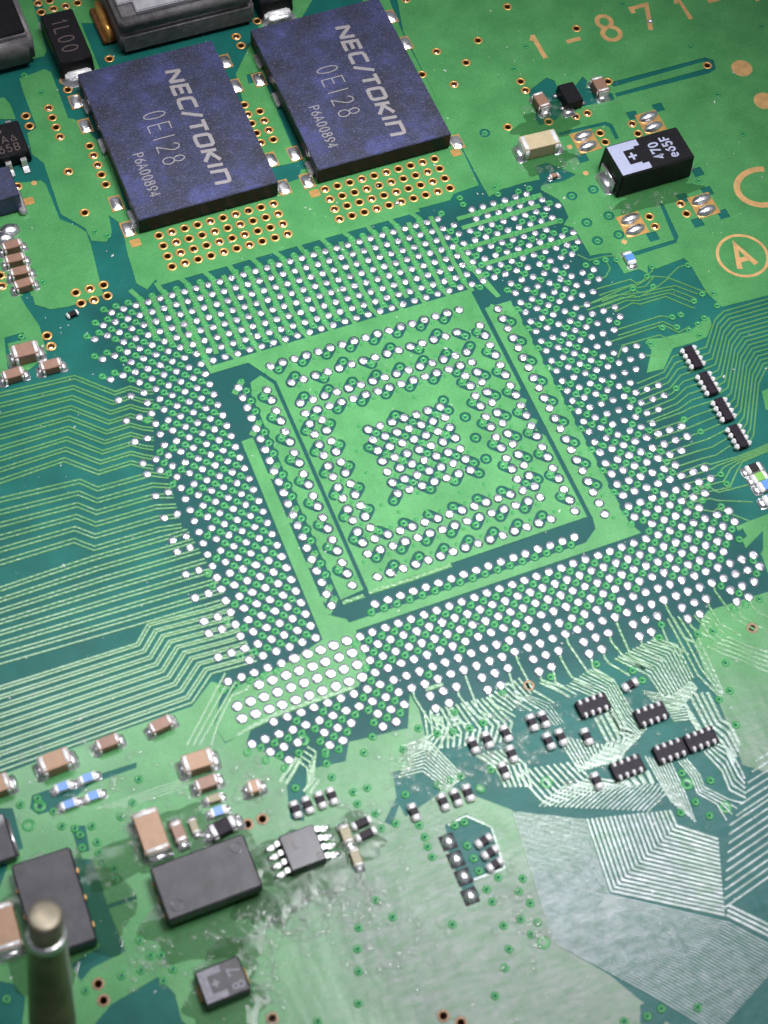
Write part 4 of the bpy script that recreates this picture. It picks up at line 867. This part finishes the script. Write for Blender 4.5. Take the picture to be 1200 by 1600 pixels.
g = ribbon_geo([(-6.5, -4.2), (-6.55, -3.2), (-6.45, -2.2), (-6.5, -0.5)], 0.7, 0.5, 1.5, 0.6); link('copper_wire', mesh('copper_wire', *g, M_COPPER, None, True), t)
# --- rounded dark block at the left edge
t = thing('moulded_choke', 'dark rounded block cut off by the left edge, near the top', 'inductor', (*(-6.25,36.05), ZP))
box('body', t, 6.4, 6.6, 3.4, M_IND, 0.5, 0.1, 4); box('lid', t, 5.4, 5.4, 0.3, M_BLACK, 0.12, 3.45, 2)

# --- six-lead package at left with amber print
t = thing('lead_package', 'black leaded package with amber letters at the left edge', 'chip', (-8.95, 24.6, ZP))
box('body', t, 5.0, 3.7, 1.15, M_BLACK, 0.09, 0.12, 2, 0.96)
for k in range(4):
    x = 1.75 - 1.27 * k
    for s in (-1, 1):
        g = ribbon_geo([(0, 0), (0.45, 0), (0.7, -0.45), (1.15, -0.5)], 0.2, 0, 0.02)
        v, f = [], []
        prof = [(1.75, 0.72), (2.15, 0.70), (2.35, 0.20), (2.95, 0.12)]
        for (d, z) in prof: v += [(x - .24, s * d, z), (x + .24, s * d, z), (x + .24, s * d, z - .13), (x - .24, s * d, z - .13)]
        for q in range(3):
            for e in range(4): f.append((q * 4 + e, q * 4 + (e + 1) % 4, q * 4 + 4 + (e + 1) % 4, q * 4 + 4 + e))
        f += [(0, 1, 2, 3), (12, 13, 14, 15)]
        link('lead', mesh('lead', v, f, M_STEEL), t)
for s, x, y in (('6', 0.35, 0.75), ('A^', 0.55, -0.35), ('65B', 0.05, -1.35)): text('print', t, s, (x, y), 0, 0.75, None, 0.09, M_PRINTD, 1.28, gap=0.22)
# --- blue topped block at left
t = thing('film_capacitor', 'blue speckled block capacitor at the left edge under the leaded package', 'capacitor', (*(-10.78,19.61), ZP))
bm_ = box_me('body', 4.2, 3.2, 2.0, M_NEC, 0.06, 0.1); box_ = link('body', bm_, t)
box('terminal', t, 0.6, 2.4, 0.5, M_STEEL, 0.08, 0, 2, 1, 2.1, -0.9); box('terminal', t, 0.6, 2.4, 0.5, M_STEEL, 0.08, 0, 2, 1, -2.1, -0.9)

# --- ceramic capacitors, left edge
G1 = 'brown capacitors in a column at the left edge'
for p, lab in (((-10.55,14.44), 'topmost brown capacitor of the column at the left edge, by the solder lumps'), ((-10.69,13.07), 'second brown capacitor from the top in the left edge column'), ((-10.66,11.72), 'third brown capacitor from the top in the left edge column'), ((-10.71,10.48), 'lowest brown capacitor of the column at the left edge')):
    cap(lab, p, 1.65, 0.85, 0.85, 0, M_BROWN, G1)
cap('largest brown capacitor of the trio above the left traces', (-12.42,4.14), 2.1, 1.3, 1.15, 0, M_BROWN)
cap('small brown capacitor at left edge directly above the traces', (-13.87,2.56), 1.7, 0.9, 0.85, 0, M_BROWN)
cap('small brown capacitor to the right of the large one above the traces', (-10.95,2.39), 1.7, 0.9, 0.85, 0, M_BROWN)
res('tiny pinkish chip alone in the dark channel left of the grid', (-7.94,6.73), 0.95, 0.5, 0.35, 10, M_BLACK, fil=False)
res('tiny pale chip above the upper right corner of the grid', (33.94,6.86), 0.8, 0.45, 0.35, 0, M_BROWN)
# --- upper right group
cap('brown capacitor left of the small black transistor', (36.08,14.38), 1.75, 1.05, 0.95, 90, M_BROWN)
cap('brown capacitor right of the small black transistor', (41.67,14.31), 1.8, 1.15, 0.95, 90, M_BROWN)
t = thing('transistor', 'small black transistor between two brown capacitors', 'transistor', (*(38.75,14.23), ZP))
box('body', t, 1.55, 2.35, 0.9, M_BLACK, 0.07, 0.1, 2, 0.95)
for x, y in ((-0.95, 0.75), (-0.95, -0.75), (0.95, 0.75), (0.95, 0), (0.95, -0.75)): box('lead', t, 0.5, 0.36, 0.22, M_STEEL, 0.05, 0.0, 2, 0.9, x, y)
fillet(t, -0.6, -1.35, 1.3, 0.8, 0.35)
cap('beige capacitor left of the unfilled gold lands', (33.87,10.03), 3.3, 1.65, 1.35, 0, M_BEIGE, tl=0.18)
res('blue resistor right of the grid corner, below the gold lands', (36.15,-3.13), 1.25, 0.75, 0.45, 90, None, M_BLUE)
# --- tantalum capacitor
t = thing('tantalum_capacitor', 'black tantalum capacitor with white plus band and digits', 'capacitor', (41.45, 4.85, ZP))
Lx, Ly, H = 7.0, 3.6, 2.6
bm = bmesh.new(); bmesh.ops.create_cube(bm, size=1)
for v in bm.verts:
    k = 0.96 if v.co.z > 0 else 1.0; v.co = Vector((v.co.x * Lx * k, v.co.y * Ly * k, 0.1 + (v.co.z + 0.5) * (H - 0.1)))
bmesh.ops.bevel(bm, geom=list(bm.edges), offset=0.08, segments=2, affect='EDGES')
me = bpy.data.meshes.new('body'); bm.to_mesh(me); bm.free(); me.materials.append(M_BLACK); link('body', me, t)
bz = H + 0.012
def flat(name, pts, m, z, par):
    return link(name, mesh(name, [(x, y, z) for x, y in pts], [tuple(range(len(pts)))], m), par)
flat('polarity_band', [(-3.25, -1.6), (-0.55, -1.6), (-0.55, -0.95), (-1.1, -0.95), (-1.1, -0.75), (-2.15, -0.75), (-2.15, 0.75), (-1.1, 0.75), (-1.1, 0.95), (-0.55, 0.95), (-0.55, 1.6), (-3.25, 1.6)], M_PRINTT, bz, t)
text('plus_mark', t, '+', (-1.95, -0.5), 0, 1.05, None, 0.2, M_PRINTT, bz)
text('print', t, '470', (0.95, -0.95), 90, 0.8, 1.75, 0.16, M_PRINTT, bz, gap=0.16)
text('print', t, 'e65F', (2.15, -1.2), 90, 0.8, 2.3, 0.16, M_PRINTT, bz, gap=0.16)
for s in (-1, 1):
    box('terminal', t, 0.3, 2.3, 1.3, M_STEEL, 0.05, 0.0, 2, 1, s * 3.55); fillet(t, s * 3.7, 0, 1.2, 2.5, 0.7)
# --- four-element resistor arrays
def array(label, at, rot, group, L=2.1, W_=1.45, H=0.5, bw=0.5, tw=0.44, up=0.07):
    t = thing('resistor_array', label, 'resistor array', (at[0], at[1], ZP), math.radians(rot), group)
    box('body', t, L, W_ * bw, H, M_ARR, 0.04, 0.03)
    for k in range(4):
        for s in (-1, 1):
            box('terminal', t, 0.40, tw, H + up, M_TIN, 0.12, 0.0, 3, 0.95, (k - 1.5) * 0.53, s * (W_ / 2 - tw / 2))
    return t
GA = 'resistor arrays in a line right of the grid'
a1 = array('topmost of four dark resistor arrays in a line right of the grid', (36.61,-13.7), -90, GA)
for p, lab in (((36.63,-16.35), 'second from top of four dark resistor arrays right of the grid'), ((36.65,-18.94), 'third from top of four dark resistor arrays right of the grid'), ((36.6,-21.53), 'lowest of four dark resistor arrays right of the grid')): copy_thing(a1, p, lab)
GB = 'resistor arrays among the glossy traces'
a2 = array('dark resistor array below the left white trace bars, leftmost of the five', (16.42,-37.87), 0, GB, 2.3, 1.4, 0.42, 0.92, 0.46, 0.14)
for p, lab in (((20,-39.94), 'dark resistor array alone among fine traces, between leftmost array and the long pair'), ((20.05,-42.88), 'left one of two end-to-end resistor arrays'), ((22.47,-42.87), 'right one of two end-to-end resistor arrays, by the bare green area'), ((16.69,-42.92), 'lowest of the five dark arrays, above the concentric traces')): copy_thing(a2, p, lab)
res('small black resistor below the lowest array at right', (36.42,-24.46), 1.3, 0.75, 0.42, 0, None, M_BLACK)
res('green glazed resistor between a black and a blue one at the right edge', (36.47,-25.32), 1.3, 0.75, 0.42, 0, None, M_GREENR)
res('blue glazed resistor at the right edge under the green one', (36.71,-26.13), 1.6, 0.85, 0.45, 0, None, M_BLUE)
res('second blue resistor lowest of the stack at the right edge', (36.56,-27.33), 1.6, 0.85, 0.45, 0, None, M_BLUE)
# --- small dark two-pole resistors
GS = 'small dark resistors on the lower board'
SM = [((11.87,-37.51), 90, 'leftmost upper one of the close pair of dark resistors left of the leftmost array'), ((12.73,-37.57), 90, 'right one of the close pair of dark resistors left of the leftmost array'),
 ((12.39,-39.19), 90, 'left one of the lower pair of dark resistors beneath the leftmost array'), ((13.31,-39.23), 90, 'right one of the lower pair of dark resistors beneath the leftmost array'),
 ((15.02,-39.82), 90, 'single dark resistor directly below the leftmost array'), ((19.62,-37.34), 10, 'single dark resistor under the right white trace bars'),
 ((14.29,-43.03), 90, 'single dark resistor left of the lowest array'), ((7.33,-37.59), 90, 'left one of two dark resistors below the grid'), ((8.4,-37.58), 90, 'right one of two dark resistors below the grid'),
 ((9.81,-37.6), 90, 'upper dark resistor beneath the copper-ringed hole'), ((9.57,-39.14), 90, 'middle dark resistor of the slanting column under the copper-ringed hole'), ((8.57,-40.07), 90, 'lowest dark resistor of the slanting column under the copper-ringed hole'),
 ((5.61,-40.68), 90, 'rightmost of three dark resistors in a row on the pale smear'), ((4.7,-40.68), 90, 'middle of three dark resistors in a row on the pale smear'), ((3.76,-40.66), 90, 'leftmost of three dark resistors in a row on the pale smear'),
 ((1.6,-40.63), 90, 'lone dark resistor left of the row of three'),
 ((-5.84,-37.61), 90, 'leftmost of four dark resistors above the eight-lead chip'), ((-4.96,-37.6), 90, 'second of four dark resistors above the eight-lead chip'), ((-4.02,-37.57), 90, 'third of four dark resistors above the eight-lead chip'), ((-3.19,-37.59), 90, 'rightmost of four dark resistors above the eight-lead chip'),
 ((5.24,-44.18), 12, 'topmost of three dark resistors stacked beside the solder dots'), ((5.32,-45.07), 12, 'middle of three dark resistors stacked beside the solder dots'), ((5.3,-45.97), 12, 'lowest of three dark resistors stacked beside the solder dots')]
s0 = None
for p, rot, lab in SM:
    if s0 is None: s0 = res(lab, p, 1.25, 0.62, 0.42, rot, M_ARR, None, GS, tl=0.36, fil=False)
    else: copy_thing(s0, p, lab, math.radians(rot))
res('tan chip right beside the eight-lead chip', (-3.3,-40.49), 1.3, 0.75, 0.55, 90, M_OLIVE); res('grey tan chip below the others right of the eight-lead chip', (-3.26,-42.26), 1.3, 0.7, 0.55, 90, M_OLIVE)
res('upper pale chip of the pair right of the eight-lead chip', (-2.02,-40.08), 1.4, 0.6, 0.4, 5, M_ARR, fil=False); res('lower pale chip of the pair right of the eight-lead chip', (-2.03,-40.93), 1.5, 0.6, 0.4, 5, M_ARR, fil=False)
# --- lower left parts
cap('brown capacitor at the end of the traces, rightmost of the slanting three', (-12.43,-28.7), 1.7, 0.9, 0.85, 8, M_BROWN)
cap('small brown capacitor in the middle of the slanting three', (-16.22,-28.68), 1.7, 0.9, 0.85, 5, M_BROWN)
cap('larger brown capacitor at the left end of the slanting three', (-19.98,-28.83), 2.2, 1.3, 1.2, 0, M_TAN)
cap('brown capacitor uppermost of the short stack below the grid corner', (-10.94,-32.24), 2.2, 1.3, 1.2, 0, M_TAN)
cap('smaller brown capacitor second in the short stack below the grid corner', (-10.86,-33.82), 1.7, 0.9, 0.85, 0, M_BROWN)
cap('grey olive capacitor third in the short stack below the grid corner', (-10.76,-34.95), 1.15, 0.6, 0.5, 0, M_OLIVE)
res('blue resistor at the bottom of the short stack above the black chip', (-10.77,-35.88), 1.2, 0.65, 0.42, 0, None, M_BLUE)
res('dark resistor with large pale ends just above the big black chip', (-10.88,-37.14), 2.0, 1.1, 0.8, 5, M_ARR, tl=0.30)
cap('large tan capacitor standing left above the big black chip', (-15.47,-35.92), 3.1, 1.75, 1.3, 90, M_TAN, tl=0.16)
cap('pinkish capacitor right of the large tan one', (-13.75,-36.43), 1.6, 0.85, 0.8, 90, M_BROWN, tl=0.3)
cap('tiny olive capacitor right of the pinkish one', (-12.64,-36.32), 1.1, 0.6, 0.5, 90, M_OLIVE)
cap('white-topped small capacitor alone below the grid corner', (-7.97,-35.24), 1.0, 0.95, 0.9, 0, M_TAN, tl=0.42)
cap('brown capacitor cut off by the left edge above the blue resistors', (-24.18,-29.09), 2.0, 1.3, 1.1, 0, M_TAN)
cap('large tan capacitor at the left edge beside the dark chip', (-26.28,-38.64), 3.1, 1.75, 1.3, 90, M_TAN, tl=0.16)
GBL = 'four blue resistors in a square'
b0 = res('upper left of four blue resistors in a square', (-19.99,-30.54), 1.25, 0.62, 0.42, 0, None, M_BLUE, GBL)
for p, lab in (((-18.24,-30.52), 'upper right of four blue resistors in a square'), ((-19.95,-31.87), 'lower left of four blue resistors in a square'), ((-18.26,-31.88), 'lower right of four blue resistors in a square')): copy_thing(b0, p, lab)
# --- chips
t = thing('voltage_regulator', 'big dark grey blank chip right of the tan capacitor', 'chip', (-13.13, -40.37, ZP), math.radians(0.5))
box('body', t, 6.55, 3.85, 1.25, M_DARK, 0.11, 0.65, 2, 0.99)
for s in (-1, 1):
    for k in range(3): box('lead', t, 0.5, 0.45, 0.75, M_GOLD, 0.05, 0.0, 2, 1, s * 3.1, (k - 1) * 1.1)
dm_ = lathe('dimple', [(0.42, 0.0), (0.40, 0.012), (0.34, 0.012), (0.32, 0.0)], 20, M_DARK); link('dimple', dm_, t, (2.5, 1.1, 1.9)); link('dimple', dm_, t, (-2.4, -1.1, 1.9))
t = thing('flat_chip', 'tall dark chip partly hidden behind the blurred metal post', 'chip', (-22.85, -38.35, ZP), math.radians(-1.5))
box('body', t, 4.0, 6.6, 1.25, M_DARK, 0.11, 0.35, 2, 0.99)
for s in (-1, 1):
    for k in range(3): box('lead', t, 0.5, 0.4, 0.45, M_GOLD, 0.05, 0.0, 2, 1, s * 1.85, (k - 1) * 1.9)
t = thing('edge_chip', 'dark chip with metal rim cut off by the left edge', 'chip', (*(-25.5,-32.75), ZP))
box('body', t, 2.6, 3.2, 0.9, M_DARK, 0.09, 0.1); box('terminal', t, 0.25, 2.6, 0.5, M_STEEL, 0.05, 0.0, 2, 1, 1.38)
t = thing('eight_lead_chip', 'small grey chip with four round leads on both sides', 'chip', (-6.45, -40.5, ZP), math.radians(0.5))
box('body', t, 2.55, 2.65, 0.95, M_DARK, 0.07, 0.1, 2, 0.97)
text('print', t, 'L', (-0.55, 0.1), 0, 0.6, None, 0.07, M_PRINTD, 1.055); lk = lathe('pin_mark', [(0.22, 1.0), (0.2, 1.056), (0.15, 1.056), (0.13, 1.0)], 12, M_PRINTD); link('pin_mark', lk, t, (0.9, -0.9, 0))
for k in range(4):
    for s in (-1, 1):
        y = (k - 1.5) * 0.65; v = []; f = []
        for (d, z) in ((1.22, 0.62), (1.55, 0.60), (1.70, 0.22), (2.15, 0.14)): v += [(s * d, y - .17, z), (s * d, y + .17, z), (s * d, y + .17, z - .12), (s * d, y - .17, z - .12)]
        for q in range(3):
            for e in range(4): f.append((q * 4 + e, q * 4 + (e + 1) % 4, q * 4 + 4 + (e + 1) % 4, q * 4 + 4 + e))
        f += [(0, 1, 2, 3), (12, 13, 14, 15)]
        l = link('lead', mesh('lead', v, f, M_TIN), t); o = link('solder_blob', blob, l, (s * 2.1, y, 0.0)); o.scale = (0.3, 0.22, 0.75)
t = thing('tantalum_capacitor', 'small grey capacitor with pale bracket print near the bottom edge', 'capacitor', (-14.35, -47.0, ZP), math.radians(1))
box('body', t, 3.1, 2.45, 1.25, M_DARK, 0.10, 0.08, 2, 0.96)
flat('bracket_print', [(-1.4, -1.05), (0.1, -1.05), (0.1, -0.6), (-0.85, -0.6), (-0.85, 0.6), (0.1, 0.6), (0.1, 1.05), (-1.4, 1.05)], M_PRINTG, 1.335, t)
text('plus_mark', t, '+', (-0.7, -0.35), 0, 0.7, None, 0.16, M_PRINTG, 1.335); text('print', t, '8', (1.25, -0.85), 90, 0.75, None, 0.12, M_PRINTG, 1.335); text('print', t, '7', (1.25, 0.1), 90, 0.75, None, 0.12, M_PRINTG, 1.335)
for s in (-1, 1): box('terminal', t, 0.3, 1.1, 0.4, M_GOLD, 0.05, 0, 2, 1, s * 1.5)
# --- leaning metal post, far out of focus
pb = Vector((*(-25.73,-47.72), 0.0)); pt = Vector((*(-23.49,-45.22), 18.0)); d = (pt - pb)
t = thing('metal_post', 'blurred brown metal post rising near the lower left corner', 'post', tuple(pb)); t.rotation_euler = d.to_track_quat('Z', 'Y').to_euler()
link('shaft', lathe('shaft', [(1.75, 0), (1.75, 1.2), (1.52, 1.5), (1.10, d.length - 0.6)], 40, M_BRASS), t)
link('tip', lathe('tip', [(0.98, d.length - 0.2), (0.96, d.length + 2.0), (0.90, d.length + 2.14), (0.78, d.length + 2.18), (0, d.length + 2.2)], 40, M_BRASST), t)
link('rim', lathe('rim', [(1.11, d.length - 0.62), (1.13, d.length - 0.12), (1.06, d.length + 0.02), (0.9, d.length)], 40, M_STEEL), t)
link('collar', lathe('collar', [(2.5, 0), (2.5, 0.5), (2.3, 0.7), (1.75, 0.75)], 40, M_STEEL), t)
